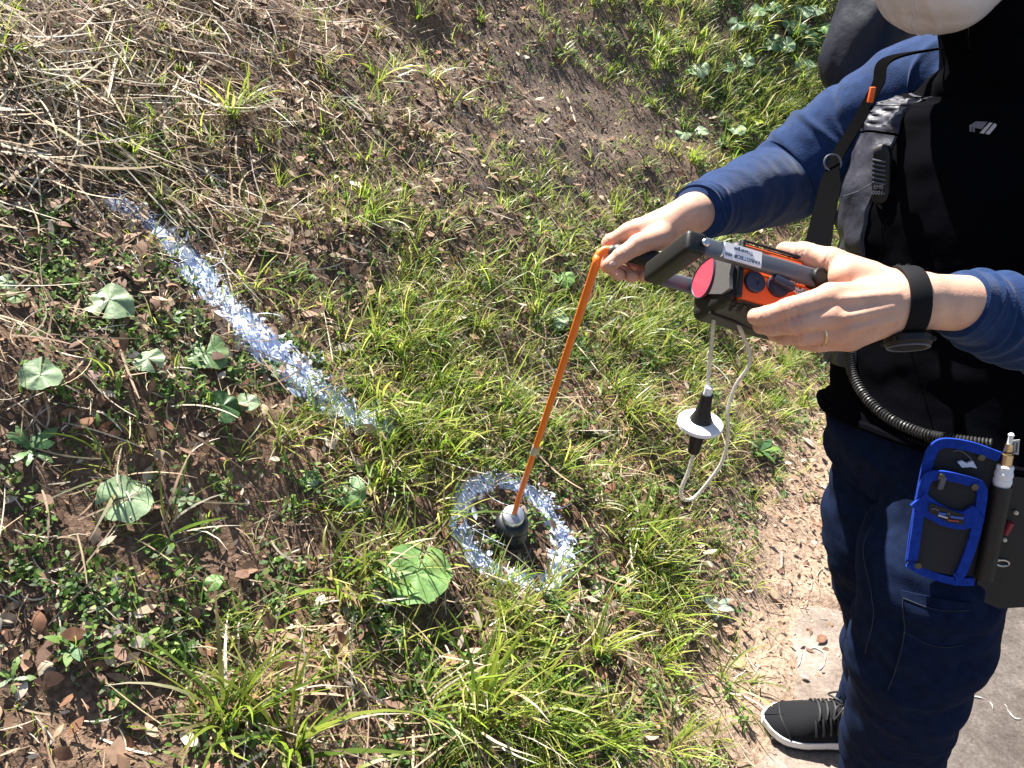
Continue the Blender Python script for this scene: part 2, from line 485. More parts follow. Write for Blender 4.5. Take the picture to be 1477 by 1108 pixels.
tag(ground, kind='structure')

def strip(name, d0, d1, z, m, s0=-40, s1=80, th=0.3):
    """a level paved strip along the foot of the bank"""
    ss = np.concatenate([[s0], np.arange(-1.2, 6, 0.05), [s1]]); V = []
    for s in ss:
        for d in (d0, d1):
            dj = d + (0.006 * math.sin(s * 37) + 0.004 * math.sin(s * 91) if (-1.2 < s < 6) else 0)
            q = E0 + EN * dj + EA * s; V.append((q[0], q[1], z))
    V = np.array(V); n = len(ss)
    V = np.vstack([V, V - [0, 0, th]])
    F = [[2 * i, 2 * i + 1, 2 * i + 3, 2 * i + 2] for i in range(n - 1)] + [[2 * n + 2 * i + k, 2 * n + 2 * i + 2 + k, 2 * i + 2 + k, 2 * i + k] for i in range(n - 1) for k in (0, 1)]
    m_ = MB(); m_.add(V, F); return tag(m_.build(name, m, smooth=False), kind='structure')
def paving(name, base, light, nsc, spots):
    m = bpy.data.materials.new(name); m.use_nodes = True; nt = m.node_tree; b = nt.nodes['Principled BSDF']
    tc = nt.nodes.new('ShaderNodeTexCoord')
    def N(scale, det, rough=0.6):
        n = nt.nodes.new('ShaderNodeTexNoise'); n.inputs['Scale'].default_value = scale; n.inputs['Detail'].default_value = det; n.inputs['Roughness'].default_value = rough
        nt.links.new(tc.outputs['Object'], n.inputs['Vector']); return n
    n1 = N(nsc, 8, 0.7); r = nt.nodes.new('ShaderNodeValToRGB')
    r.color_ramp.elements[0].position = 0.35; r.color_ramp.elements[1].position = 0.68
    r.color_ramp.elements[0].color = (*base, 1); r.color_ramp.elements[1].color = (*light, 1)
    nt.links.new(n1.outputs[0], r.inputs[0])
    n2 = N(spots, 10, 0.8); mr = nt.nodes.new('ShaderNodeMapRange'); mr.inputs[1].default_value = 0.35; mr.inputs[2].default_value = 0.65; mr.inputs[3].default_value = 0.5; mr.inputs[4].default_value = 1.45
    nt.links.new(n2.outputs[0], mr.inputs[0])
    n4 = N(2.2, 3); m4 = nt.nodes.new('ShaderNodeMapRange'); m4.inputs[1].default_value = 0.3; m4.inputs[2].default_value = 0.7; m4.inputs[3].default_value = 0.7; m4.inputs[4].default_value = 1.15
    nt.links.new(n4.outputs[0], m4.inputs[0]); mm = nt.nodes.new('ShaderNodeMath'); mm.operation = 'MULTIPLY'; nt.links.new(mr.outputs[0], mm.inputs[0]); nt.links.new(m4.outputs[0], mm.inputs[1])
    mx = nt.nodes.new('ShaderNodeMix'); mx.data_type = 'RGBA'; mx.blend_type = 'MULTIPLY'; mx.inputs[0].default_value = 0.85
    nt.links.new(r.outputs[0], mx.inputs[6]); nt.links.new(mm.outputs[0], mx.inputs[7])
    nt.links.new(mx.outputs[2], b.inputs['Base Color']); b.inputs['Roughness'].default_value = 0.92; b.inputs['Specular IOR Level'].default_value = 0.15
    bn = nt.nodes.new('ShaderNodeBump'); bn.inputs['Strength'].default_value = 0.9; bn.inputs['Distance'].default_value = 0.003
    nt.links.new(n2.outputs[0], bn.inputs['Height'])
    n3 = N(420, 5); b2 = nt.nodes.new('ShaderNodeBump'); b2.inputs['Strength'].default_value = 0.5; b2.inputs['Distance'].default_value = 0.002
    nt.links.new(n3.outputs[0], b2.inputs['Height']); nt.links.new(bn.outputs[0], b2.inputs['Normal']); nt.links.new(b2.outputs[0], b.inputs['Normal'])
    return m
conc_m = paving('worn concrete', (0.155, 0.12, 0.098), (0.32, 0.265, 0.225), 9, 95)
asph_m = paving('weathered asphalt', (0.085, 0.07, 0.062), (0.17, 0.145, 0.13), 12, 130)
strip('gutter', -0.40, 0.35, 0.0, conc_m)
strip('road', -30, -0.408, -0.006, asph_m)

# ------------------------------------------------------------------ vegetation and litter
def M(rows): return np.array([[int(c) for c in r] for r in rows.split()], float)
GRASS = M('3211126888 1443111777 1125544566 0115646566 1124755400 1224346000 1136467000 1267674000')
STRAW = M('9864200000 9754100000 7542111000 3223322000 2112332100 2111332000 2112232000 1124333000')
WEED = M('2100013799 2211001765 4432222333 4332333320 5543344300 5544344000 5444455000 2344552000')
LITTER = M('5578531000 4468521100 4468653300 3345544400 3335444450 3333344560 5434445310 4434555100')
def look(mp, px, py):
    h, w = mp.shape
    fx = np.clip((px + 0) / 147.7 - 0.5, 0, w - 1.001); fy = np.clip(py / 138.5 - 0.5, 0, h - 1.001)
    i = fx.astype(int); j = fy.astype(int); a = fx - i; b = fy - j
    return ((mp[j, i] * (1 - a) + mp[j, i + 1] * a) * (1 - b) + (mp[j + 1, i] * (1 - a) + mp[j + 1, i + 1] * a) * b) / 9.0
def scatter(n, mp, power=1.0, clump=0.6, cf=6.0, off=0, tfall=1.6, dmin=-0.30):
    out = []; got = 0
    while got < n:
        m = 60000
        x = RNG.uniform(-3.2, 6.5, m); y = RNG.uniform(0.6, 10, m)
        z = height(x, y); p = np.stack([x, y, z], -1); px, py, t = proj(p)
        d, s = dist_along(x, y)
        k = (px > -160) & (px < 1640) & (py > -140) & (py < 1260) & (d > dmin)
        w = look(mp, px, py) ** power * np.minimum(1, (tfall / t) ** 1.2)
        w = w * np.clip(1 + clump * 2.0 * noise3(p, cf, off), 0, 2) / 2
        k &= RNG.random(m) < w
        out.append(p[k]); got += k.sum()
    p = np.concatenate(out)[:n]
    return p
def frames(p, zmix=0.5):
    N = normal(p[:, 0], p[:, 1]); U = nrm(N * (1 - zmix) + np.array([0, 0, 1.0]) * zmix)
    A = nrm(np.cross(np.array([0.3, 1, 0.1]), U)); B = np.cross(U, A)
    return U, A, B
def blades(base, U, A, B, az, length, width, lean, curl, prof, col, tip=None, bend=None, side=None):
    """curved strips: prof gives the half width at each cross-section"""
    prof = np.asarray(prof, float); m = len(prof); n = len(base); k = m - 1
    D = np.cos(az)[:, None] * A + np.sin(az)[:, None] * B; W = np.cross(U, D)
    if side is not None: W = nrm(W + side[:, None] * U)
    p = base.copy(); V = np.zeros((n, m, 2, 3)); st = (length / k)[:, None]
    D0, W0 = D, W
    for i in range(m):
        th = (lean + curl * (i / k))[:, None]
        if bend is not None:
            cb = np.cos(bend * i / k)[:, None]; sb = np.sin(bend * i / k)[:, None]
            D = D0 * cb + np.cross(U, D0) * sb; W = W0 * cb - D0 * sb
        hw = (width * prof[i] * 0.5)[:, None] * W
        V[:, i, 0] = p - hw; V[:, i, 1] = p + hw
        p = p + st * (np.sin(th) * D + np.cos(th) * U)
    F = []; idx = (np.arange(n) * m * 2)[:, None]
    for i in range(k): F.append(idx + np.array([[2 * i, 2 * i + 1, 2 * i + 3, 2 * i + 2]]))
    F = np.concatenate(F)
    C = np.zeros((n, m, 2, 3)) + col[:, None, None, :]
    if tip is not None:
        w = np.linspace(0, 1, m)[None, :, None, None]; C = C * (1 - w) + tip[:, None, None, :] * w
    return V.reshape(-1, 3), F, C.reshape(-1, 3)
def join(parts):
    V = []; F = []; C = []; o = 0
    for v, f, c in parts: V.append(v); F.append(f + o); C.append(c); o += len(v)
    return np.concatenate(V), np.concatenate(F), np.concatenate(C)
def pick(pal, n, w=None):
    pal = np.asarray(pal, float); w = None if w is None else np.asarray(w, float) / np.sum(w)
    return pal[RNG.choice(len(pal), n, p=w)] * RNG.uniform(0.75, 1.3, (n, 1))
GREENS = [(0.19, 0.28, 0.03), (0.125, 0.215, 0.03), (0.27, 0.33, 0.05), (0.38, 0.38, 0.10), (0.10, 0.17, 0.04)]
DRY = [(0.46, 0.36, 0.23), (0.36, 0.26, 0.17), (0.58, 0.51, 0.38), (0.25, 0.175, 0.12), (0.45, 0.40, 0.33)]
LEAFS = [(0.21, 0.125, 0.08), (0.30, 0.19, 0.125), (0.14, 0.08, 0.055), (0.40, 0.29, 0.20), (0.48, 0.39, 0.30), (0.26, 0.13, 0.075)]
def painted(p, c, prob=0.9):
    m = paint_mask(p) ; k = RNG.random(len(p)) < m * prob
    n = k.sum()
    c[k] = PAINT_SHADE + (PAINT_B - PAINT_SHADE) * RNG.random((n, 1)) ** 0.6  # random tone between painted blue shade and white
    return c
def keep_clear(p):
    """the worker keeps the inside of the ring and the bell probe clear of tall blades"""
    q = p - RING_C; r = np.hypot(q[:, 0], q[:, 1])
    return r > RING_R - 0.02
grass_m = col_mat('grass blade', rough=0.42, translucent=0.5, spec=0.4, nscale=25, nlo=0.85, nhi=1.15)
weed_m = col_mat('weed leaf', rough=0.65, translucent=0.36, spec=0.2, nscale=50, nlo=0.8, nhi=1.2)
dry_m = col_mat('dry stalk', rough=0.7, translucent=0.12, spec=0.2, nscale=40, nlo=0.75, nhi=1.25)
litter_m = col_mat('dead leaf', rough=0.75, translucent=0.10, spec=0.25, nscale=70, nlo=0.65, nhi=1.3)
GP = [0.7, 1.0, 0.85, 0.55, 0.06]
TINT = lambda p: np.clip(noise3(p, 2.2, 11), -1, 1)[:, None]

def tuft_blades(c, nb, L, W, spread, col_pal, wts, lean=(0.1, 0.9), curl=(0.3, 1.4), zmix=0.75, prof=GP):
    """nb blades from each centre (m,3); nb int"""
    m = len(c); n = m * nb
    base = np.repeat(c, nb, 0); Ls = np.repeat(L, nb) * RNG.uniform(0.45, 1.1, n)
    az = RNG.uniform(0, 2 * math.pi, n); r = np.repeat(spread, nb) * np.sqrt(RNG.random(n))
    U, A, B = frames(base, zmix)
    base = base + (np.cos(az) * r)[:, None] * A + (np.sin(az) * r)[:, None] * B
    base[:, 2] = height(base[:, 0], base[:, 1]) - 0.004
    az = az + RNG.normal(0, 0.6, n)
    aim = np.array([0.80, -0.52, -0.3]); ad = np.arctan2((aim * B).sum(1), (aim * A).sum(1)); kk = RNG.uniform(0.0, 1.1, n)      # blades hang downhill
    az = np.arctan2(np.sin(az) + kk * np.sin(ad), np.cos(az) + kk * np.cos(ad))
    col = pick(col_pal, n, wts) * (1 + 0.25 * TINT(base))
    tip = col * RNG.uniform(0.95, 1.35, (n, 1)) + np.array([0.03, 0.02, 0]) * RNG.random((n, 1))
    k = RNG.random(n) < 0.13
    tip[k] = pick(DRY, k.sum())
    rr = painted(base, col.copy(), 0.6 if L.max() < 0.1 else 0.0); ch = (rr != col).any(1); tip[ch] = rr[ch]; col = rr
    return blades(base, U, A, B, az, Ls, np.repeat(W, nb) * RNG.uniform(0.6, 1.2, n), RNG.uniform(*lean, n), RNG.uniform(*curl, n), prof, col, tip, bend=RNG.normal(0, 0.5, n), side=RNG.normal(0, 0.5, n))

# short and medium grass: nobody could count it
parts = []
c = scatter(2900, GRASS, 1.25, 1.0, 5.0, tfall=2.6); c = c[keep_clear(c)]
tf = np.sqrt(np.maximum(1, proj(c)[2] / 2.0))
parts.append(tuft_blades(c, 12, RNG.uniform(0.06, 0.15, len(c)) * (0.6 + 0.6 * look(GRASS, *proj(c)[:2])), RNG.uniform(0.0022, 0.0042, len(c)) * tf, RNG.uniform(0.008, 0.03, len(c)), GREENS + [(0.42, 0.36, 0.2)], [4, 3, 4, 3, 1.5, 1.2]))
c = scatter(430, GRASS, 1.6, 1.0, 4.0, 17); c = c[keep_clear(c)]
tf = np.sqrt(np.maximum(1, proj(c)[2] / 2.0))
parts.append(tuft_blades(c, 15, RNG.uniform(0.10, 0.19, len(c)), RNG.uniform(0.0035, 0.0062, len(c)) * tf, RNG.uniform(0.01, 0.03, len(c)), GREENS, [4, 3, 4, 3, 1], lean=(0.1, 1.1), curl=(0.3, 1.5), prof=[0.5, 0.9, 1.0, 0.9, 0.6, 0.06]))
c = scatter(13000, GRASS, 1.0, 0.7, 9.0, 4, tfall=2.4); 
tf = np.sqrt(np.maximum(1, proj(c)[2] / 2.0))
kc = keep_clear(c); Ls = np.where(kc, RNG.uniform(0.025, 0.075, len(c)), 0.02)
parts.append(tuft_blades(c, 2, Ls, RNG.uniform(0.0018, 0.0034, len(c)) * tf, np.full(len(c), 0.006), GREENS + [(0.40, 0.33, 0.2)], [4, 3, 4, 3, 1, 1.5]))
v, f, cc = join(parts)
tag(mesh_np('grass', v, f, grass_m, cols=cc), 'short green and yellowish grass covering the sunlit bank', 'grass', kind='stuff')

# dry straw and dead stalks lying matted on the bank
parts = []
c = scatter(3300, STRAW, 1.5, 1.0, 3.0, 2); c = c[keep_clear(c)]
n = len(c); U, A, B = frames(c, 0.15)
# most stalks lie across the bank from upper left to lower right, as they fell
aim = np.array([0.75, -0.45, -0.4]); az0 = np.arctan2((aim * B).sum(1), (aim * A).sum(1))
az = az0 + RNG.normal(0, 0.85, n) + math.pi * (RNG.random(n) < 0.5)
c = c + U * RNG.uniform(0.0, 0.035, n)[:, None]
Ls = RNG.uniform(0.05, 0.26, n) * (0.5 + 0.7 * look(STRAW, *proj(c)[:2]))
col = painted(c, pick(DRY, n, [3, 4, 2, 5, 2]), 0.08)
parts.append(blades(c, U, A, B, az, Ls, RNG.uniform(0.0018, 0.0048, n) * (0.8 + 0.9 * look(STRAW, *proj(c)[:2]) * RNG.random(n)), RNG.uniform(1.25, 1.62, n), RNG.normal(0.05, 0.4, n), [0.8, 1, 1, 1, 0.9, 0.8, 0.4], col, bend=RNG.normal(0, 0.55, n) * (RNG.random(n) < 0.75), side=RNG.normal(0, 0.6, n)))
c = scatter(9000, STRAW * 0.6 + 1.5, 1.0, 0.6, 8.0, 6); n = len(c); U, A, B = frames(c, 0.1)
c = c + U * RNG.uniform(0.0, 0.012, n)[:, None]
parts.append(blades(c, U, A, B, RNG.uniform(0, 6.28, n), RNG.uniform(0.02, 0.08, n), RNG.uniform(0.0012, 0.0034, n), RNG.uniform(1.3, 1.65, n), RNG.normal(0.0, 0.5, n), [0.8, 1, 1, 0.8, 0.3], painted(c, pick(DRY, n, [3, 4, 2, 4, 2]), 0.6), bend=RNG.normal(0, 0.9, n), side=RNG.normal(0, 0.6, n)))
v, f, cc = join(parts)
tag(mesh_np('dry_grass', v, f, dry_m, cols=cc), 'matted dry straw and dead stalks on the bank', 'dry grass', kind='stuff')

# low leafy weeds
parts = []
c = scatter(4900, WEED, 1.3, 1.0, 6.0, 9, tfall=2.4)
n = len(c); tf = np.sqrt(np.maximum(1, proj(c)[2] / 2.2))
for nb, L, W, lean, curl, prof, share in ((11, (0.008, 0.018), 0.50, (0.5, 1.35), (-0.1, 0.7), [0.25, 0.9, 1.0, 0.65, 0.05], 0.55), (9, (0.012, 0.030), 0.30, (0.3, 1.1), (0.2, 1.1), [0.3, 0.8, 1.0, 0.6, 0.05], 0.25), (14, (0.008, 0.016), 0.75, (0.6, 1.4), (-0.3, 0.5), [0.2, 1.0, 1.0, 0.7, 0.1], 0.2)):
    cs = c[RNG.random(n) < share]; m = len(cs); t2 = np.sqrt(np.maximum(1, proj(cs)[2] / 2.2))
    b = np.repeat(cs, nb, 0); N = len(b)
    b[:, :2] += RNG.normal(0, 0.013, (N, 2)) * np.repeat(t2, nb)[:, None]
    b[:, 2] = height(b[:, 0], b[:, 1]) + RNG.uniform(0.0, 0.022, N)
    U, A, B = frames(b, 0.4); Ls = RNG.uniform(*L, N) * np.repeat(t2, nb)
    col = pick([(0.095, 0.175, 0.04), (0.14, 0.235, 0.05), (0.08, 0.145, 0.05), (0.21, 0.28, 0.08), (0.20, 0.25, 0.15)], N, [4, 4, 2.5, 2.5, 2])
    col = col * np.repeat(RNG.uniform(0.75, 1.25, m), nb)[:, None]
    col = painted(b, col, 0.95)
    parts.append(blades(b, U, A, B, RNG.uniform(0, 6.28, N), Ls, Ls * W * RNG.uniform(0.8, 1.2, N), RNG.uniform(*lean, N), RNG.uniform(*curl, N), prof, col, side=RNG.normal(0, 0.35, N)))
v, f, cc = join(parts)
tag(mesh_np('weeds', v, f, weed_m, cols=cc), 'small leafy green weeds carpeting the bank', 'weeds', kind='stuff')

# dead leaves, chips and bark crumbs
parts = []
c = scatter(7500, LITTER, 1.2, 0.7, 6.0, 14, dmin=-0.42); n = len(c); U, A, B = frames(c, 0.0)
c = c + U * RNG.uniform(0.001, 0.014, n)[:, None]; Ls = RNG.uniform(0.012, 0.045, n)
far = proj(c)[2] > 2.6; Ls[far] *= 1.15
d, s = dist_along(c[:, 0], c[:, 1]); pal = pick(LEAFS, n, [4, 4, 3, 2.5, 1.2, 2])
pal = np.where((d < 0.12)[:, None], pal * 1.35, pal); Ls = np.where(d < 0.10, Ls * 0.62, Ls)
parts.append(blades(c, U, A, B, RNG.uniform(0, 6.28, n), Ls, Ls * RNG.uniform(0.3, 0.65, n), RNG.uniform(1.0, 1.75, n), RNG.normal(0, 0.6, n), [0.15, 0.75, 1.0, 0.7, 0.08], painted(c, pal, 0.9), side=RNG.normal(0, 0.45, n)))
c = scatter(16000, LITTER * 0.7 + 2.0, 1.0, 0.6, 10.0, 18, dmin=-0.40); n = len(c); U, A, B = frames(c, 0.0)
c = c + U * RNG.uniform(0.0, 0.006, n)[:, None]; Ls = RNG.uniform(0.005, 0.016, n)
d, s = dist_along(c[:, 0], c[:, 1]); pal = pick(LEAFS, n, [4, 4, 3, 2.5, 1.5, 2]); pal = np.where((d < 0.1)[:, None], pal * 1.3, pal); Ls = np.where(d < 0.06, Ls * 0.55, Ls)
parts.append(blades(c, U, A, B, RNG.uniform(0, 6.28, n), Ls, Ls * RNG.uniform(0.3, 0.8, n), RNG.uniform(1.1, 1.8, n), RNG.normal(0, 0.5, n), [0.5, 1.0, 0.3], painted(c, pal, 0.8), side=RNG.normal(0, 0.6, n)))
v, f, cc = join(parts)
tag(mesh_np('leaf_litter', v, f, litter_m, cols=cc), 'brown leaf litter and bark chips strewn over the soil', 'leaf litter', kind='stuff')

# soil crumbs
c = np.vstack([scatter(9000, 9 - 0.5 * GRASS, 1.0, 0.8, 7.0, 23, dmin=-0.38), scatter(12000, M('0001450000 0012895000 0001584000 1100000000 1110000000 1110000000 1100000000 5300000000'), 1.0, 0.5, 7.0, 29)]); n = len(c)
R = RNG.uniform(0.0015, 0.0065, n) * (0.6 + 0.8 * RNG.random(n) ** 3)
oc = np.array([[1, 0, 0], [-1, 0, 0], [0, 1, 0], [0, -1, 0], [0, 0, 1], [0, 0, -1]], float)
of = np.array([[0, 2, 4], [2, 1, 4], [1, 3, 4], [3, 0, 4], [2, 0, 5], [1, 2, 5], [3, 1, 5], [0, 3, 5]])
V = c[:, None, :] + R[:, None, None] * (oc[None] + RNG.normal(0, 0.35, (n, 6, 3)))
px, py, t = proj(c)
cc = np.repeat(np.hstack([soil_colour(c, px, py) * RNG.uniform(0.7, 1.5, (n, 1)), paint_mask(c)[:, None] * 0.5])[:, None, :], 6, 1)
tag(mesh_np('soil_crumbs', V.reshape(-1, 3), (of[None] + (np.arange(n) * 6)[:, None, None]).reshape(-1, 3), soil_m, smooth=False, cols=cc.reshape(-1, 4)), 'loose crumbs of brown soil on the bank', 'soil', kind='stuff')

# the spray paint itself, sitting on leaflets, straw and crumbs
paint_m = col_mat('spray paint', rough=0.9, translucent=0.0, spec=0.1, nscale=120, nlo=0.7, nhi=1.15)
def paint_thing(name, label, cen, seedn, n, ring):
    if ring:
        a = RNG.uniform(0, 2 * math.pi, n); r = RING_R + RNG.normal(0, 0.013, n)
        t1 = nrm(np.cross(RING_N, [1, 0, 0])); t2 = np.cross(RING_N, t1)
        p = RING_C + (r * np.cos(a))[:, None] * t1 + (r * np.sin(a))[:, None] * t2
    else:
        L = np.linalg.norm(np.diff(STRIPE, axis=0), axis=1); cum = np.concatenate([[0], np.cumsum(L)])
        q = RNG.uniform(0, cum[-1], n); i = np.clip(np.searchsorted(cum, q) - 1, 0, len(L) - 1); w = ((q - cum[i]) / L[i])[:, None]
        p = STRIPE[i] * (1 - w) + STRIPE[i + 1] * w
        side = nrm(np.cross(STRIPE[-1] - STRIPE[0], [0, 0, 1.0])); hw = SWID[i] * (1 - w[:, 0]) + SWID[i + 1] * w[:, 0]
        p = p + (RNG.normal(0, 0.48, n) * hw)[:, None] * side
    z = height(p[:, 0], p[:, 1]); p[:, 2] = z
    k = RNG.random(n) < 0.25 + 0.75 * np.clip(0.5 + 1.4 * noise3(p, 14, 31), 0, 1); p = p[k]; n = len(p)
    U, A, B = frames(p, 0.2); p = p + U * (0.001 + RNG.random(n) ** 3 * 0.010)[:, None]
    Ls = 0.0018 + 0.0088 * RNG.random(n) ** 2.6 ; col = PAINT_SHADE + (PAINT_B - PAINT_SHADE) * (RNG.random((n, 1)) ** 0.55)
    k = RNG.random(n) < 0.16; col[k] = np.array([0.10, 0.15, 0.42])  # some flecks coloured as deep blue shade on the white paint
    v, f, cc = blades(p, U, A, B, RNG.uniform(0, 6.28, n), Ls, Ls * RNG.uniform(0.2, 0.75, n), RNG.uniform(1.1, 1.75, n), RNG.normal(0.1, 0.5, n), [0.4, 1.0, 0.8, 0.2], col, side=RNG.normal(0, 0.5, n))
    o = mesh_np(name, v, f, paint_m, cols=cc)
    tag(o, label, 'paint mark', kind='stuff')
paint_thing('paint_ring', 'ring of white spray paint, blue shade in its colour, on the plants around the bell probe', RING_C, 1, 1000, True)
paint_thing('paint_stripe', 'long diagonal stripe of white spray paint, blue shade in its colour, down the bank', STRIPE[0], 2, 1300, False)

# ---- countable plants ----------------------------------------------------------------------
leaf_m = col_mat('butterbur leaf', rough=0.5, translucent=0.22, spec=0.35, nscale=70, nlo=0.85, nhi=1.15, bump=[(90, 0.5, 0.003)])
stalk_m = mat('butterbur stalk', (0.20, 0.17, 0.07), 0.5, var=(40, 0.7, 1.3))
def round_leaf(R, nv, tilt_dir, notch, wave, col, seed):
    """kidney-shaped leaf: fan of rings with a notch at the stalk, veins raised, rim toothed and wavy"""
    rg = np.random.default_rng(seed); na, nr = 66, 9
    th = np.linspace(notch, 2 * math.pi - notch, na); ph = rg.uniform(0, 6.28, 3)
    edge = R * (1.0 + 0.10 * np.cos(th - math.pi) * -1 + 0.03 * np.sin(3 * th + ph[0]) + 0.025 * np.sin(9 * th + ph[1]) + 0.016 * np.sin(23 * th + ph[2]) + 0.012 * np.sin(37 * th))
    rr = np.linspace(0.03, 1, nr)[:, None] * edge[None, :]
    x = rr * np.cos(th); y = rr * np.sin(th); q = rr / R
    z = R * (0.16 * q ** 2 * np.cos(2 * th + ph[2]) * wave + 0.07 * q * np.sin(5 * th + ph[0]) * wave - 0.22 * q ** 2 * 0.5 * wave + 0.03 * np.sin(3.5 * (th - math.pi)) ** 2 * q - 0.03 * q)
    a = nrm(tilt_dir - np.dot(tilt_dir, nv) * nv); b = np.cross(nv, a)
    V = x[..., None] * a + y[..., None] * b + z[..., None] * nv
    vein = np.clip(1 - np.abs(np.sin(3.5 * (th - math.pi))) * 5, 0, 1)[None, :] * (1 - 0.6 * q)
    C = np.asarray(col) * (1 + 0.16 * noise3(V, 60, seed)[..., None]) * (1 + 0.10 * rg.normal(size=(nr, na))[..., None] * 0.5) + vein[..., None] * np.array([0.05, 0.06, 0.03])
    wear = np.clip(noise3(V, 28, seed + 9)[..., None] * 2.2 - 0.7, 0, 1) * (q ** 2)[..., None]        # browned, nibbled rim
    C = C * (1 - 0.6 * wear) + np.array([0.30, 0.22, 0.09]) * 0.6 * wear
    return V.reshape(-1, 3), grid_faces(nr, na, False), C.reshape(-1, 3)
BUR = [  # pixel centre, width in pixels, height above ground, tint, tilt towards camera, label
    (158, 432, 66, .05, 0, .5, 'pale heart-shaped butterbur leaf beside the upper end of the paint stripe'),
    (297, 509, 64, .05, 1, .5, 'half-shaded ribbed butterbur leaf just left of the middle of the paint stripe'),
    (58, 541, 56, .05, 0, .4, 'pale kidney-shaped butterbur leaf near the left edge'),
    (322, 585, 52, .05, 2, .3, 'folded dark green butterbur leaf below the ribbed leaf'),
    (357, 581, 34, .05, 0, .5, 'small pale butterbur leaf touching the folded dark leaf'),
    (213, 517, 42, .04, 0, .2, 'small butterbur leaf seen nearly edge-on left of the ribbed leaf'),
    (186, 716, 76, .06, 0, .5, 'large two-lobed butterbur leaf at the lower left'),
    (602, 829, 98, .08, 3, .7, 'largest bright green butterbur leaf beside the painted ring'),
    (503, 711, 50, .04, 1, .4, 'butterbur leaf half hidden in grass right of the lower stripe end'),
    (447, 690, 30, .03, 0, .3, 'small butterbur leaf low in the grass below the stripe end'),
    (798, 460, 48, .05, 0, .4, 'pale butterbur leaf seen beside the orange rod'),
    (833, 490, 30, .04, 2, .3, 'dark little butterbur leaf just right of the orange rod'),
    (813, 399, 34, .05, 3, .4, 'green butterbur leaf between the rod bend and bare soil'),
    (8, 407, 26, .05, 0, .4, 'small butterbur leaf cut by the left edge of the picture'),
    (22, 428, 26, .04, 1, .4, 'small butterbur leaf just below the one at the left edge'),
    (310, 838, 26, .04, 3, .3, 'tiny yellow-green butterbur leaf below the lower left leaves'),
    (1007, 100, 32, .08, 0, .5, 'pale butterbur leaf alone on the far grassy slope'),
    (986, 193, 24, .06, 0, .3, 'left one of two pale round leaves at the edge of the bare soil'),
    (1012, 188, 22, .06, 0, .2, 'right one of two pale round leaves at the edge of the bare soil'),
    (1062, 186, 28, .07, 0, .2, 'pale flat round leaf just above the blue sleeve'),
    (1040, 205, 24, .05, 2, .4, 'dark round leaf in the shade under the pale flat leaf'),
    (1085, 172, 34, .10, 4, .3, 'yellow-green butterbur leaf standing upright above the blue sleeve'),
    (1077, 88, 24, .08, 0, .5, 'pale grey-green leaf in the middle of the far slope'),
    (1050, 98, 22, .08, 1, .5, 'mid green leaf left of the pale grey-green leaf'),
    (1161, 92, 30, .12, 0, .7, 'bright round leaf against the dark shoulder bag'),
    (1115, 62, 34, .12, 2, .6, 'dark green round leaf below the far leaf patch'),
    (1135, 66, 26, .12, 0, .6, 'pale round leaf at the lower rim of the far leaf patch'),
    (1118, 10, 26, .14, 1, .6, 'dark round leaf at the top edge of the far leaf patch'),
    (1160, 16, 30, .14, 0, .6, 'pale crinkled leaf at the top edge beside the shoulder bag'),
    (1178, 14, 24, .14, 0, .6, 'second pale crinkled leaf nearest the shoulder bag at the top edge'),
    (1088, 36, 22, .12, 0, .5, 'pale leaf at the left of the far leaf patch'),
    (1064, 34, 28, .12, 2, .5, 'dark leaf at the far left of the far leaf patch'),
    (1145, 36, 34, .12, 2, .6, 'broad dark leaf in the middle of the far leaf patch'),
    (1165, 52, 34, .12, 2, .6, 'broad dark leaf at the right of the far leaf patch'),
    (1095, 15, 26, .13, 1, .5, 'mid green leaf near the top of the far leaf patch'),
    (1190, 40, 26, .13, 3, .5, 'bright green leaf between the leaf patch and the bag'),
]
BTINT = [(0.26, 0.36, 0.20), (0.15, 0.25, 0.10), (0.06, 0.13, 0.045), (0.17, 0.31, 0.09), (0.30, 0.36, 0.03)]
for i, (px, py, wpx, hh, ti, tc, lab) in enumerate(BUR):
    g = G(px, py); t = proj(g)[2]; t = t - 0.6 * hh; c = P(px, py, t); R = wpx / FPX * t / 2
    gx0 = np.array([c[0] + 0.01, c[1] + 0.02]); base = np.array([gx0[0], gx0[1], height(*gx0) - 0.005])
    N = normal(c[None, 0], c[None, 1])[0]
    tocam = nrm(CAMP - c); nv = nrm(np.array([0, 0, 1.0]) * 0.8 + N * 0.3 + tocam * tc * 1.1 + np.random.default_rng(i).normal(0, 0.13, 3))
    tdir = np.random.default_rng(i + 50).normal(0, 1, 3); tdir = np.array([0.2, 0.9, 0.5]) * (1 if i % 3 else -1) + 0.5 * tdir
    top = thing('butterbur_leaf_plant', base, lab, 'leaf plant', 'butterbur leaves on the bank')
    V, F, C = round_leaf(R, nv, tdir, 0.07 + 0.14 * (i % 2) * (i != 7), (1.15 if i != 7 else 0.8) if i != 3 else 2.0, BTINT[ti], i)
    mesh_np('leaf', V + c, F, leaf_m, top, cols=C)
    m = MB(); m.tube(catmull([base, base * 0.5 + c * 0.5 + np.array([0.008, 0.006, 0]), c], 9), np.linspace(0.0035, 0.002, 9) * (0.6 + 6 * R), 7)
    m.build('stalk', stalk_m, top)

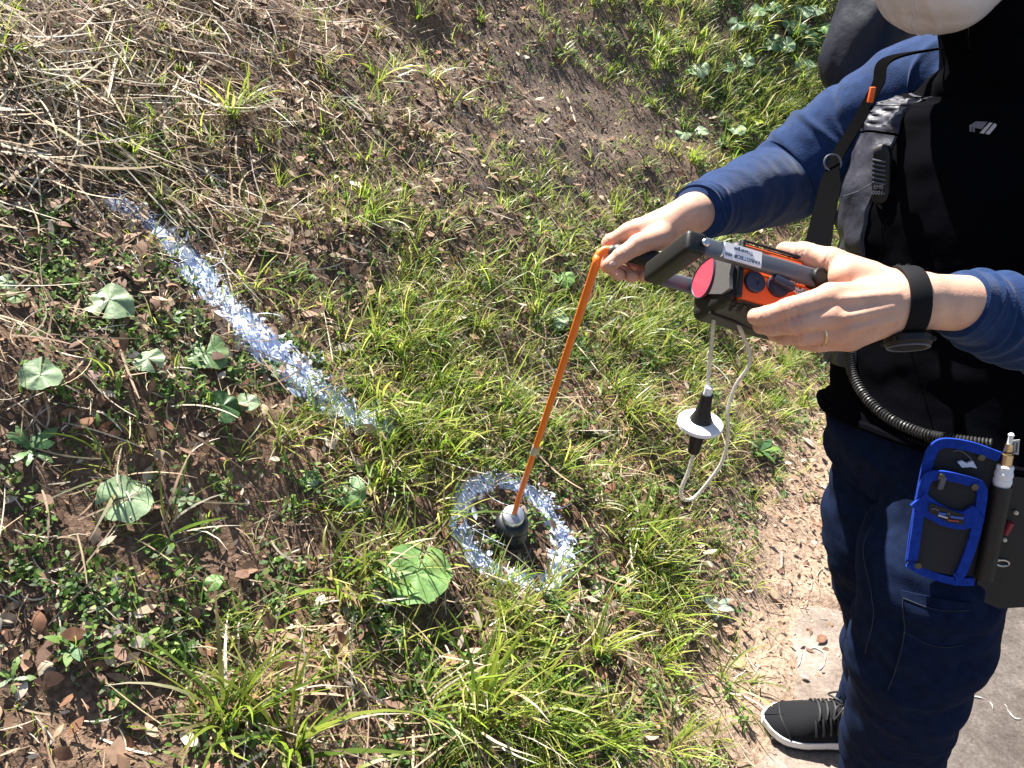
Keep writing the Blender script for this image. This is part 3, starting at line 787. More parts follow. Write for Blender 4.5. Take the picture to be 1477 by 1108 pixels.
# rosettes of narrow leaves
ros_m = col_mat('rosette leaf', rough=0.5, translucent=0.2, spec=0.35, nscale=60, nlo=0.8, nhi=1.2, bump=[(120, 0.4, 0.002)])
ROS = [(45, 655, 75, 9, 'large grey-green rosette of lobed leaves at the left edge'), (105, 935, 62, 9, 'dark green rosette with broad drooping leaves at the lower left'),
       (20, 985, 50, 7, 'rosette cut by the left edge beside the broad drooping rosette'), (268, 722, 50, 9, 'pale green rosette right of the large two-lobed leaf'),
       (385, 535, 48, 8, 'grey-green rosette touching the middle of the paint stripe'), (252, 462, 42, 9, 'narrow-leaved rosette above the ribbed leaf'),
       (455, 522, 34, 8, 'rosette coated with white paint inside the stripe'), (400, 870, 34, 8, 'small rosette of round leaves in the lower left soil'),
       (565, 925, 40, 9, 'rosette in the shade below the largest butterbur leaf'), (1095, 655, 52, 10, 'green rosette at the edge of the trodden dirt path'),
       (930, 520, 40, 9, 'dark rosette in the grass left of the hanging hose'), (1030, 880, 50, 11, 'silvery rosette at the edge of the concrete'),
       (235, 205, 34, 8, 'small rosette under the dry stalks at the upper left'), (30, 130, 46, 10, 'feathery dark green plant under straw at the top left')]
for i, (px, py, wpx, nl, lab) in enumerate(ROS):
    rg = np.random.default_rng(100 + i); g = G(px, py); t = proj(g)[2]; R = wpx / FPX * t / 2 * 1.15
    top = thing('rosette_weed', g, lab, 'weed', 'leaf rosettes on the bank')
    for k in range(nl):
        b = np.array([[g[0], g[1], g[2] + 0.004 + 0.003 * (k % 3)]]); U, A, B = frames(b, 0.35)
        col = np.array([[(0.10, 0.18, 0.06), (0.06, 0.13, 0.045), (0.13, 0.21, 0.05), (0.17, 0.23, 0.13)][(i + (k % 2)) % 4]]) * rg.uniform(0.8, 1.25)
        if 'white paint' in lab: col = np.array([[0.55, 0.62, 0.80]]) * rg.uniform(0.8, 1.0)
        if 'silvery' in lab: col = np.array([[0.34, 0.40, 0.32]]) * rg.uniform(0.8, 1.1)
        az = np.array([2 * math.pi * k / nl * 1.0 + rg.normal(0, 0.25)]); L = np.array([R * rg.uniform(0.7, 1.15)])
        pr = [0.22, 0.35, 0.6, 0.5, 0.85, 0.75, 1.0, 0.85, 0.55, 0.08] if i % 2 == 0 else [0.18, 0.3, 0.5, 0.75, 0.95, 1.0, 0.9, 0.7, 0.4, 0.05]
        v, f, cc = blades(b, U, A, B, az, L, L * rg.uniform(0.3, 0.42), np.array([rg.uniform(0.7, 1.15)]), np.array([rg.uniform(0.4, 1.0)]), pr, col, side=np.array([rg.normal(0, 0.2)]))
        mesh_np('leaf', v, f, ros_m, top, cols=cc)

# the big grass tufts that stand out
TUF = [(545, 118, .15, 16, 'bright green grass tuft standing up among dead stalks at the top'), (335, 165, .16, 26, 'spread-out green grass tuft below the long pale stalk'),
       (300, 205, .13, 18, 'dark green grass tuft left of the spread-out tuft under straw'), (545, 485, .15, 40, 'drooping grass tuft right of the paint stripe'),
       (640, 335, .13, 30, 'yellow-green grass tuft on the bare middle of the bank'), (745, 890, .14, 16, 'upright light green tuft just below the painted ring'),
       (330, 1040, .24, 26, 'long-bladed grass tuft at the bottom left'), (420, 1075, .24, 28, 'sprawling wide-bladed grass tuft at the bottom edge'),
       (690, 1040, .24, 22, 'wide-bladed grass tuft at the bottom below the upright tuft'), (600, 1020, .20, 22, 'grass tuft with crossing blades at the bottom middle'),
       (640, 430, .12, 26, 'fine grass tuft left of the rod above bare soil'), (790, 230, .12, 18, 'dark thin tuft on the bare soil slope'),
       (410, 640, .14, 18, 'thin grass tuft below the lower end of the paint stripe'), (640, 560, .14, 34, 'dense grass tuft right of the stripe end'),
       (950, 440, .12, 30, 'bright grass tuft under the gripping right hand'), (920, 800, .15, 44, 'dense green tuft right of the painted ring'),
       (960, 830, .14, 40, 'dense green tuft nearest the dirt path'), (1130, 530, .13, 36, 'sunlit tuft between hose and trouser leg'),
       (1010, 300, .12, 26, 'tuft below the blue cuff'), (240, 770, .20, 7, 'long curving blades left of the two-lobed leaf'),
       (165, 690, .19, 5, 'single tall curved blades at the left'), (860, 940, .16, 34, 'grass tuft between the upright tuft and the path'),
       (870, 1070, .17, 26, 'grass tuft at the bottom edge nearest the concrete'), (520, 860, .17, 14, 'long thin blades left of the largest leaf'),
       (705, 690, .10, 16, 'short grass tuft behind the painted ring'), (560, 700, .14, 24, 'grass tuft above the largest butterbur leaf')]
for i, (px, py, L, nb, lab) in enumerate(TUF):
    g = G(px, py)[None]
    wide = 0.0078 if 'wide' in lab or 'long' in lab else (0.006 if 'curved' in lab or 'upright' in lab else 0.0042)
    ln = (0.05, 0.5) if 'up' in lab.split() or 'upright' in lab else (0.1, 1.0)
    v, f, cc = tuft_blades(g, nb, np.array([L]), np.array([wide]), np.array([0.022]), GREENS, [4, 3, 4, 1, 1], lean=ln, curl=(0.2, 1.3), prof=[0.55, 0.9, 1.0, 0.9, 0.7, 0.45, 0.05])
    top = thing('grass_tuft', g[0], lab, 'grass tuft', 'grass tufts that stand out on the bank')
    mesh_np('blades', v, f, grass_m, top, cols=cc)
    nd = max(4, nb // 4)
    v, f, cc = tuft_blades(g, nd, np.array([L * 0.9]), np.array([wide * 0.7]), np.array([0.025]), DRY, None, lean=(0.6, 1.3), curl=(0.4, 1.3))
    mesh_np('dead_blades', v, f, dry_m, top, cols=cc)

# long dry stalks lying on the bank
stem_m = [mat('pale dry stalk', (0.50, 0.41, 0.29), 0.65, var=(60, 0.7, 1.15)), mat('brown dry stalk', (0.27, 0.19, 0.13), 0.7, var=(60, 0.6, 1.3))]
STEM = [([(165, 30), (320, 92), (470, 157)], 3.2, 0, .05, 'long straight pale stalk slanting down the top left'), ([(0, 82), (95, 108), (190, 128)], 4.5, 0, .06, 'thick pale stalk at the top left edge'),
        ([(0, 88), (140, 128), (270, 168), (380, 205)], 3, 0, .04, 'long pale stalk passing below the thick pale stalk'), ([(95, 92), (112, 150), (112, 210), (96, 250)], 4.5, 0, .09, 'curved pale blade hanging down at the top left'),
        ([(0, 64), (70, 66), (120, 40), (155, 0)], 5, 0, .10, 'broad dry blade curving up to the top edge'), ([(110, 175), (200, 250), (280, 310), (320, 370), (335, 420)], 3.4, 0, .03, 'bent brown stalk lying over the upper paint stripe'),
        ([(290, 235), (335, 310), (370, 345), (400, 364)], 5, 0, .03, 'thick bleached stalk above the paint stripe'), ([(235, 180), (265, 240), (285, 270)], 4, 0, .05, 'short pale stalk under the green tufts at the top left'),
        ([(0, 372), (70, 420), (150, 470), (260, 530)], 3, 1, .02, 'long brown stalk running past the left leaves'), ([(0, 560), (40, 595), (85, 632)], 3.4, 1, .03, 'brown stalk at the left edge above the large rosette'),
        ([(630, 192), (642, 212), (656, 230)], 4, 0, .02, 'short white twig on the upper bare soil'), ([(818, 140), (828, 170), (838, 206)], 3.4, 0, .02, 'pale twig lying on the bare soil slope'),
        ([(246, 885), (262, 925), (290, 965)], 3.6, 0, .03, 'thin pale curved stalk in the lower left soil'), ([(345, 960), (345, 900), (362, 893)], 3.8, 0, .05, 'bent pale straw standing in the bottom grass'),
        ([(1038, 932), (1075, 955), (1122, 972)], 3.6, 0, .008, 'dry straw lying on the concrete edge'), ([(620, 250), (700, 290), (790, 330)], 2.6, 1, .02, 'thin brown stalk across the bare soil'),
        ([(640, 60), (720, 120), (800, 160)], 2.6, 1, .03, 'thin brown stalk at the top of the bare soil'), ([(980, 940), (1020, 900), (1050, 880)], 3, 0, .02, 'pale straw bent over the grass edge'),
        ([(60, 250), (140, 330), (230, 420)], 3, 1, .03, 'brown stalk crossing the dark patch at the left'), ([(0, 150), (60, 200), (130, 240), (215, 300)], 4, 0, .05, 'pale stalk sloping down from the left edge'),
        ([(200, 850), (240, 850), (285, 798)], 3.2, 1, .03, 'brown curled stalk in the middle left'), ([(0, 760), (60, 775), (130, 770)], 3.8, 0, .03, 'pale stalk low at the left edge'),
        ([(430, 20), (470, 90), (540, 150)], 3, 1, .04, 'brown stalk slanting at the top'), ([(30, 190), (52, 240), (60, 300)], 3.6, 0, .06, 'pale stalk hanging at the left edge')]
for i, (pp, wpx, mi, hh, lab) in enumerate(STEM):
    Q = []
    for k, (a, b) in enumerate(pp):
        g = G(a, b); t = proj(g)[2]; Q.append(P(a, b, t - hh * (0.6 if 0 < k < len(pp) - 1 else 0.25)))
    Q = catmull(Q, 18); Q[:, 2] += 0.002 * np.sin(np.arange(18) * 1.7 + i)
    m = MB(); m.tube(Q, np.linspace(1, 0.6, 18) * wpx / FPX * proj(Q[8])[2] * 0.5, 6)
    tag(m.build('dry_stalk', stem_m[mi]), lab, 'dry stalk', 'long dry stalks on the bank')

# single fallen leaves that stand out
FL = [(162, 915, 34, 'pale grey-brown fallen leaf beside the dark drooping rosette'), (125, 910, 30, 'torn tan fallen leaf above the drooping rosette'), (860, 850, 40, 'long brown fallen leaf right of the painted ring'),
      (855, 895, 26, 'tan fallen leaf below the long brown one'), (865, 995, 30, 'pale cut leaf in the bottom grass'), (1050, 912, 26, 'whitish crumpled leaf at the concrete edge'),
      (1062, 962, 26, 'yellowish flat leaf lying on the concrete'), (1184, 925, 22, 'brown leaf alone on the concrete'), (975, 1028, 30, 'long whitish leaf at the grass edge near the bottom'),
      (630, 1085, 44, 'dark brown curled leaf at the bottom edge'), (135, 545, 24, 'pinkish fallen leaf near the left leaves'), (495, 505, 34, 'grey-brown curled bark piece right of the paint stripe'),
      (515, 628, 24, 'brown leaf at the lower end of the paint stripe'), (820, 265, 24, 'grey fallen leaf on the bare soil'), (405, 510, 18, 'leaf painted white in the middle of the stripe'),
      (1000, 700, 24, 'tan fallen leaf under the hose loop'), (1115, 860, 26, 'tan fallen leaf on the trodden dirt'), (1165, 640, 24, 'pale fallen leaf beside the trouser leg'),
      (560, 330, 26, 'brown fallen leaf on the middle of the bank'), (85, 300, 40, 'dark brown curled leaf under straw at the left'), (700, 650, 20, 'brown fallen leaf left of the rod'), (755, 738, 22, 'grey fallen leaf inside the painted ring'),
      (30, 1000, 30, 'pale dead leaf at the left edge near the bottom'), (640, 770, 22, 'small reddish leaf between ring and largest leaf')]
for i, (px, py, wpx, lab) in enumerate(FL):
    rg = np.random.default_rng(300 + i); g = G(px, py)[None]; t = proj(g)[2][0]; L = np.array([wpx / FPX * t])
    U, A, B = frames(g, 0.1); g = g + U * 0.008
    col = np.array([[(0.46, 0.36, 0.28), (0.30, 0.185, 0.12), (0.52, 0.44, 0.34), (0.22, 0.12, 0.08)][i % 4]])
    for w_, c_ in (('white', (0.7, 0.72, 0.78)), ('pale', (0.55, 0.46, 0.37)), ('dark brown', (0.16, 0.09, 0.06)), ('yellow', (0.55, 0.45, 0.24)), ('tan', (0.45, 0.33, 0.22)), ('pink', (0.5, 0.34, 0.29)), ('grey', (0.33, 0.27, 0.23)), ('reddish', (0.32, 0.14, 0.09))):
        if w_ in lab: col = np.array([c_])
    az = np.array([rg.uniform(0, 6.28)])
    g = g - 0.5 * L[:, None] * (np.cos(az)[:, None] * A + np.sin(az)[:, None] * B)
    v, f, cc = blades(g, U, A, B, az, L, L * rg.uniform(0.4, 0.6), np.array([rg.uniform(1.1, 1.4)]), np.array([rg.uniform(0.2, 0.7)]), [0.06, 0.45, 0.8, 0.98, 1.0, 0.85, 0.55, 0.06], col, side=np.array([rg.normal(0, 0.25)]))
    tag(mesh_np('fallen_leaf', v, f, litter_m, cols=cc), lab, 'fallen leaf', 'fallen leaves that stand out')

# faint chalk scribbles on the paving
chalk_m = mat('white chalk', (0.40, 0.38, 0.36), 0.9, var=(160, 0.4, 1.2))
for pts_, lab in (([(1392, 996), (1402, 1003), (1414, 1006), (1428, 1012), (1431, 1022)], 'broken white chalk line on the asphalt beside the near leg'), ([(1449, 1014), (1454, 1026), (1462, 1034), (1470, 1036)], 'short white chalk mark at the right edge of the asphalt'), ([(1150, 965), (1158, 945), (1172, 935), (1186, 940), (1192, 955), (1180, 968)], 'faint white chalk loop on the concrete behind the shoe')):
    q = catmull([G(a, b) for a, b in pts_], 40); q[:, 2] = (0.003 if pts_[0][0] < 1300 else -0.003)
    T = nrm(np.gradient(q, axis=0)); W = np.stack([-T[:, 1], T[:, 0], 0 * T[:, 0]], 1); w = np.clip(0.0012 + 0.0022 * noise3(q, 90), 0.0002, 1)[:, None]; q[:, :2] += 0.004 * np.stack([noise3(q, 45, 2), noise3(q, 45, 9)], 1)
    V = np.stack([q - W * w, q + W * w], 1).reshape(-1, 3)
    tag(mesh_np('chalk_mark', V, grid_faces(40, 2, False), chalk_m), lab, 'chalk mark')

# ------------------------------------------------------------------ the person
FB = nrm([-0.86, -0.51, 0.0]); LB = np.array([-FB[1], FB[0], 0.0]); UP = np.array([0, 0, 1.0])    # facing, left, up
skin_m = col_mat('skin', rough=0.5, spec=0.35, nscale=55, nlo=0.88, nhi=1.1, bump=[(520, 0.35, 0.0007), (150, 0.25, 0.0012), (45, 0.15, 0.002)])
_b = skin_m.node_tree.nodes['Principled BSDF']; _b.inputs['Subsurface Weight'].default_value = 0.12; _b.inputs['Subsurface Radius'].default_value = (0.006, 0.0025, 0.0012); _b.inputs['Subsurface Scale'].default_value = 1.0
nail_m = mat('nail', (0.72, 0.48, 0.40), 0.3, spec=0.5)
fleece_m = mat('blue fleece', (0.010, 0.028, 0.088), 0.95, sheen=0.12, spec=0.1, var=(90, 0.8, 1.25), bump=[(420, 0.5, 0.0015), (30, 0.25, 0.006)])
vest_m = mat('black soft shell', (0.0020, 0.0022, 0.0034), 0.9, spec=0.02, bump=[(300, 0.2, 0.001), (14, 0.3, 0.01)])
nylon_m = mat('dark nylon', (0.030, 0.031, 0.044), 0.45, spec=0.45, bump=[(38, 0.5, 0.006), (110, 0.3, 0.002)])
denim_m = mat('navy work trousers', (0.0066, 0.0122, 0.034), 0.95, spec=0.06, var=(60, 0.75, 1.3), bump=[(500, 0.4, 0.001), (26, 0.2, 0.006)])
stitch_m = mat('pale stitching', (0.014, 0.019, 0.036), 0.85)
mask_m = mat('white face mask', (0.60, 0.565, 0.54), 0.85, bump=[(300, 0.3, 0.001), (22, 0.6, 0.012)])
hair_m = mat('black hair', (0.012, 0.010, 0.009), 0.5, bump=[(160, 0.6, 0.004)])
blk_m = mat('matt black plastic', (0.0085, 0.0085, 0.0085), 0.5, spec=0.35, bump=[(400, 0.15, 0.0006)])
black_cloth_m = mat('black webbing', (0.0018, 0.0018, 0.0022), 0.95, spec=0.02, bump=[(600, 0.4, 0.001)])

person = thing('person', (0.70, 1.04, 0.0), 'person in black vest, blue sleeves, white mask and navy work trousers holding an instrument', 'person')

# --- body: one mesh under the clothes, with hands, wrists and head
HC = np.array([0.606, 1.130, 1.570])
hax = np.stack([FB, LB, UP])
def body_sdf(p):
    d = ell(p, HC, hax, (0.098, 0.078, 0.118))
    d = smin(d, ell(p, HC + FB * 0.048 - UP * 0.070, hax, (0.048, 0.046, 0.054)), 0.03)
    d = smin(d, cap(p, HC + FB * 0.095 + UP * 0.005, HC + FB * 0.115 - UP * 0.028, 0.010, 0.015), 0.012)
    for s in (-1, 1):
        d = smin(d, ell(p, HC + LB * 0.080 * s - FB * 0.005, hax, (0.022, 0.010, 0.032)), 0.008)
        d = smin(d, cap(p, HC + FB * 0.088 + LB * 0.018 * s + UP * 0.022, HC + FB * 0.075 + LB * 0.048 * s + UP * 0.022, 0.008, 0.007), 0.012)
    d = smin(d, cap(p, (0.685, 1.115, 1.33), HC - UP * 0.06, 0.050, 0.046), 0.03)
    d = smin(d, cap(p, (0.695, 1.20, 1.29), (0.715, 1.0, 1.29), 0.05, 0.05), 0.05)
    for a, b, r in (((0.69, 1.10, 1.24), (0.675, 1.035, 0.98), 0.085), ((0.675, 1.05, 0.93), (0.685, 0.98, 0.93), 0.085)): d = smin(d, cap(p, a, b, r, r), 0.06)
    for L, R_ in ((ARM_R, 0.05), (ARM_L, 0.05)):
        d = smin(d, cap(p, L[0], L[1], 0.044, 0.034), 0.03); d = smin(d, cap(p, L[1], L[2], 0.032, 0.022), 0.02)
    for L in (LEG_R, LEG_L):
        d = smin(d, cap(p, L[0], L[1], 0.065, 0.048), 0.03); d = smin(d, cap(p, L[1], L[2], 0.052, 0.036), 0.02)
    return d
ARM_R = [np.array([0.622, 1.27, 1.345]), P(1128, 262, 1.28), P(1010, 305, 1.085)]
ARM_L = [np.array([0.735, 0.925, 1.34]), np.array([0.672, 0.785, 1.135]), P(1345, 434, 0.765)]
LEG_R = [np.array([0.670, 1.075, 0.90]), P(1290, 850, 1.40), P(1262, 1010, 1.68)]
LEG_L = [np.array([0.690, 0.945, 0.90]), P(1300, 985, 1.235), np.array([0.715, 0.925, 0.09])]
bv, bf = surf(body_sdf, (0.15, 0.62, 0.02), (0.95, 1.42, 1.75), 0.012)

def hand(wrist, fore, r_w, fingers, palm, thumb, h, extra=None, k_palm=0.011):
    """fingers: list of [(point, radius), ...] from knuckle to tip; all blend into the palm but not into each other"""
    def f(p):
        d = cap(p, fore, wrist, r_w[0], r_w[1])
        for a, b, ra, rb in palm: d = smin(d, cap(p, a, b, ra, rb), k_palm)
        res = d
        for ch in fingers + [thumb]:
            g = None
            for i in range(len(ch) - 1):
                q = cap(p, ch[i][0], ch[i + 1][0], ch[i][1], ch[i + 1][1])
                g = q if g is None else smin(g, q, 0.0035)
            for i in range(1, len(ch) - 1):       # knuckles
                g = smin(g, np.linalg.norm(p - ch[i][0], axis=1) - ch[i][1] * 1.04, 0.004)
            res = np.minimum(res, smin(d, g, 0.007))
        if extra is not None:
            near_ = np.abs(res) < 0.006; res = res.copy(); res[near_] = extra(p[near_], res[near_])
        return res
    allp = [wrist, fore] + [q for ch in fingers + [thumb] for q, r in ch] + [q for a, b, *_ in palm for q in (a, b)]
    allp = np.array(allp)
    return surf(f, allp.min(0) - 0.04, allp.max(0) + 0.04, h)
# right hand: closed on the black grip of the probe
RW = P(1000, 308, 1.075)
def R_(a, b, t, r): return (P(a, b, t), r)
rf = [[R_(908, 334, 1.085, .0125), R_(880, 350, 1.105, .0112), R_(876, 382, 1.11, .0100), R_(893, 397, 1.085, .0088)],
      [R_(918, 330, 1.105, .0125), R_(893, 352, 1.130, .0112), R_(892, 388, 1.125, .0102), R_(912, 399, 1.09, .0090)],
      [R_(934, 330, 1.120, .0120), R_(910, 358, 1.142, .0108), R_(911, 390, 1.130, .0100), R_(930, 399, 1.095, .0088)],
      [R_(950, 334, 1.128, .0110), R_(930, 362, 1.145, .0096), R_(930, 386, 1.130, .0088), R_(945, 394, 1.10, .0078)]]
rp = [(RW, P(908, 336, 1.09), .0215, .0135), (RW, P(920, 331, 1.105), .023, .014), (RW, P(936, 331, 1.118), .022, .0135), (RW, P(952, 336, 1.125), .020, .0125),
      (RW, P(938, 350, 1.075), .020, .0165)]
rt = [R_(955, 342, 1.068, .0165), R_(922, 352, 1.055, .0138), R_(897, 368, 1.05, .0112), R_(879, 382, 1.052, .0098)]
def ridges(lines):
    def f(p, d):
        for a, b, r, k in lines: d = smin(d, cap(p, a, b, r, r), k)
        return d
    return f
def creases(chs, depth=0.0011, w=0.0012):
    def f(p, d):
        for ch in chs:
            for i in range(1, len(ch) - 1):
                c_, r = ch[i]; ax_ = nrm(ch[i + 1][0] - ch[i - 1][0])
                for o in (-0.0032, 0.0, 0.0032):
                    q = p - c_; h_ = q @ ax_ - o; rr_ = np.linalg.norm(q, axis=1)
                    d = d + depth * np.exp(-(h_ / w) ** 2) * (rr_ < r * 1.7)
        return d
    return f
rv, rfc = hand(RW, ARM_R[2] * .84 + ARM_R[1] * .16, (.026, .0275), rf, rp, rt, 0.0017, creases(rf + [rt]))
# left hand: thumb over the far edge of the instrument, fingers along its near side
LW = P(1322, 434, 0.765)
def L_(a, b, t, r): return (P(a, b, t), r)
lf = [[L_(1196, 430, .745, .0132), L_(1140, 446, .742, .0112), L_(1108, 456, .752, .0098), L_(1090, 457, .766, .0086)],
      [L_(1200, 458, .742, .0132), L_(1146, 466, .744, .0112), L_(1115, 470, .756, .0098), L_(1098, 470, .772, .0086)],
      [L_(1208, 478, .748, .0125), L_(1160, 483, .752, .0105), L_(1133, 484, .766, .0092), L_(1118, 482, .78, .0080)],
      [L_(1222, 490, .760, .0112), L_(1182, 494, .768, .0092), L_(1160, 493, .782, .0082), L_(1148, 490, .795, .0072)]]
lp = [(LW, P(1200, 430, .750), .0225, .0150), (LW, P(1206, 456, .746), .0235, .0155), (LW, P(1214, 474, .752), .0225, .0145), (LW, P(1230, 486, .762), .020, .0130),
      (P(1288, 418, .775), P(1222, 398, .785), .0205, .0185)]
lt = [L_(1250, 402, .790, .0190), L_(1200, 378, .805, .0142), L_(1160, 366, .822, .0118), L_(1132, 362, .836, .0100)]
lv, lfc = hand(LW, P(1408, 439, 0.775), (.0285, .0272), lf, lp, lt, 0.0015, lambda p, d: creases(lf + [lt])(p, ridges([(P(1290, 425, .7395), P(1215, 432, .7325), .0026, .007), (P(1285, 445, .7375), P(1220, 458, .7285), .0026, .007), (P(1285, 462, .7405), P(1228, 476, .7355), .0024, .007)])(p, d)))
V = np.vstack([bv, rv, lv]); F = np.vstack([bf, rfc + len(bv), lfc + len(bv) + len(rv)])
sk = np.zeros((len(V), 3)) + np.array([0.60, 0.36, 0.255])
for ch in rf + lf + [rt, lt]:
    for i, (q, r) in enumerate(ch):
        w_ = np.exp(-(np.linalg.norm(V - q, axis=1) / (r * 1.25)) ** 2)[:, None] * (0.55 if i in (0, 1) else (0.30 if i == 2 else 0.6))
        sk = sk * (1 - w_ * np.array([0.03, 0.24, 0.28]))
blot = noise3(V, 70, 2)[:, None]; sk = sk * (1 + 0.06 * blot * np.array([0.4, 1.0, 1.0]))
body = mesh_np('body', V, F, skin_m, person, cols=sk)
# thumb nail of the right hand
def nail(c, nv, along, L, W):
    n_ = nrm(nv); a = nrm(along - np.dot(along, n_) * n_); b = np.cross(n_, a)
    th = np.linspace(0, 2 * math.pi, 20, endpoint=False); V = [c + n_ * 0.0012]; F = []
    for k, (q, hgt) in enumerate(((0.6, .0009), (1.0, 0.0))):
        for t in th: V.append(c + a * (L * q * math.cos(t)) + b * (W * q * math.sin(t)) + n_ * hgt - n_ * 0.0022 * (q * math.sin(t)) ** 2)
    for i in range(20):
        j = (i + 1) % 20; F += [[0, 1 + i, 1 + j], [1 + i, 21 + i, 21 + j, 1 + j]]
    m = MB(); m.add(V, F); m.build('nail', nail_m, person)
nail(P(884, 377, 1.0425), nrm(CAMP - P(884, 378, 1.04)) * 0.9 + np.array([-0.2, 0, 0.7]), P(872, 388, 1.05) - P(895, 368, 1.05), .0062, .0050)

# --- jacket sleeves
def sleeve_disp(folds, amp=1.0, fine=0.0015, sc=1.0):
    def f(S, TH, p):
        d = fine * noise3(p, 45) + 0.004 * amp * noise3(p, 14, 3)
        for s0, k, th0, a, w in folds:
            ph = TH - th0
            d = d + amp * a * np.exp(-((S - s0 - k * np.cos(ph)) / w) ** 2) * (0.55 + 0.45 * np.cos(ph * 1.0))
        return d
    return f
def fold_list(rg, s0, s1, n, a=(0.004, 0.009), w=(0.010, 0.022)):
    return [(s, rg.uniform(-0.05, 0.05), rg.uniform(0, 6.28), rg.uniform(*a) * (1 if rg.random() < .75 else -0.8), rg.uniform(*w)) for s in np.linspace(s0, s1, n) + rg.normal(0, 0.012, n)]
rg = np.random.default_rng(5)
eR = ARM_R[1]
rows = [(*(ARM_R[0] + np.array([0.055, -0.11, 0.005])), .070, .078), (*(ARM_R[0] + np.array([0.012, -0.03, 0.0])), .082, .082), (*(ARM_R[0] * .6 + eR * .4 + np.array([0, 0, .002])), .078, .076), (*(ARM_R[0] * .25 + eR * .75), .073, .071), (*(eR + np.array([-.01, -.015, .0])), .069, .066),
        (*(eR * .62 + ARM_R[2] * .38), .060, .058), (*(eR * .25 + ARM_R[2] * .75), .049, .047), (*(ARM_R[2] * .97 + eR * .03), .041, .038), (*(ARM_R[2] - 0.03 * (eR - ARM_R[2])), .038, .036)]
sleeveR = Loft(rows, UP, 120, disp=sleeve_disp(fold_list(rg, 0.05, 0.62, 10) + fold_list(rg, 0.64, 0.96, 7, (0.002, 0.005), (0.008, 0.014))))
jacket = thing('x', (0, 0, 0), 'x', 'x'); bpy.data.objects.remove(jacket)
sl = sleeveR.mesh('sleeve', fleece_m, 260, 120, person)
sl['label'] = 'blue fleece sleeve of the outstretched right arm'
sleeveR.patch('cuff', fleece_m, 0.955, 0.998, 0, 2 * math.pi - 1e-3, 0.0025, 8, 60, person)
eL = ARM_L[1]; cL = P(1383, 438, .772)
rows = [(*ARM_L[0], .082, .080), (*(ARM_L[0] * .5 + eL * .5), .074, .072), (*eL, .063, .061), (*(eL * .5 + cL * .5), .047, .046), (*(eL * .15 + cL * .85), .038, .038), (*cL, .0335, .0335)]
sleeveL = Loft(rows, UP, 120, disp=sleeve_disp(fold_list(rg, 0.05, 0.9, 14)))
sl = sleeveL.mesh('sleeve', fleece_m, 200, 100, person)
sl['label'] = 'blue fleece sleeve of the left arm holding the instrument'

# --- vest
def vest_disp(S, TH, p):
    return 0.007 * noise3(p * np.array([1, 1, 2.0]), 9, 2) + 0.004 * noise3(p * np.array([1, 1, 1.6]), 22, 6) + 0.0012 * noise3(p, 60)
TOR = [(0.895, .662, 1.0, .194, .145), (0.93, .664, 1.008, .188, .137), (1.0, .662, 1.03, .180, .132), (1.1, .662, 1.06, .178, .131), (1.2, .660, 1.08, .182, .132), (1.29, .682, 1.095, .184, .128), (1.345, .688, 1.105, .182, .114), (1.385, .682, 1.108, .152, .096), (1.415, .668, 1.108, .104, .088), (1.44, .655, 1.112, .080, .078)]
vest = Loft([(x, y, z, a, b) for z, x, y, a, b in TOR], FB, 120, expo=2.4, disp=vest_disp)
vo = vest.mesh('vest', vest_m, 170, 180, person, cap=True)
vo['label'] = 'black soft-shell vest'
VB = BVHTree.FromObject(vo, bpy.context.evaluated_depsgraph_get()) if False else BVHTree.FromPolygons([v.co.copy() for v in vo.data.vertices], [list(p.vertices) for p in vo.data.polygons])
def hit(bvh, px, py):
    r = ray(px, py); h = bvh.ray_cast(Vector(CAMP), Vector(nrm(r)))
    if h[0] is None: return None, None
    return np.array(h[0]), np.array(h[1])
# angle on the vest: 0 = front centre; sign of left
_a = vest.pts(np.array([0.5]), np.array([0.5]))[0] - vest.pts(np.array([0.5]), np.array([-0.5]))[0]
SGN = 1.0 if np.dot(_a, LB) > 0 else -1.0            # +SGN*angle goes to the left breast
def crumple(S, TH):
    q = np.stack([S * 7.0, TH * 1.6, S * 0 + .3], -1)
    return 0.007 + 0.004 * noise3(q, 3.0) + 0.004 * noise3(q, 7.5, 3)
for s0, s1 in ((0.20, 0.38), (0.385, 0.52), (0.525, 0.66), (0.665, 0.80)):
    a0, a1 = sorted((SGN * -1.15, SGN * -0.45))
    vest.patch('front_panel', nylon_m, s0, s1, a0, a1, crumple, 46, 46, vo)
col_rows = [(.690, 1.108, 1.365, .112, .106), (.674, 1.110, 1.405, .096, .094), (.656, 1.116, 1.45, .083, .086), (.642, 1.121, 1.49, .081, .085), (.634, 1.124, 1.525, .081, .085)]
collar = Loft(col_rows, FB - 0.35 * UP, 40, disp=lambda S, TH, p: -0.02 * S * np.clip(np.cos(TH), 0, 1) ** 2 + 0.002 * noise3(p, 20))
cg, cF = collar.grid(30, 70, th0=0.01, th1=2 * math.pi - 0.01)
def tilt(q): return q - UP * (0.16 * np.clip((q - np.array([.70, 1.108, 0])) @ FB, 0, 1))[..., None]
m = MB(); m.add(tilt(cg).reshape(-1, 3), cF.tolist()); m.build('collar', vest_m, vo)
hem = vest.pts(np.full(90, 0.012), np.linspace(0, 2 * math.pi, 90), 0.003)
m = MB(); m.tube(hem, 0.007, 8); m.build('hem', vest_m, vo)
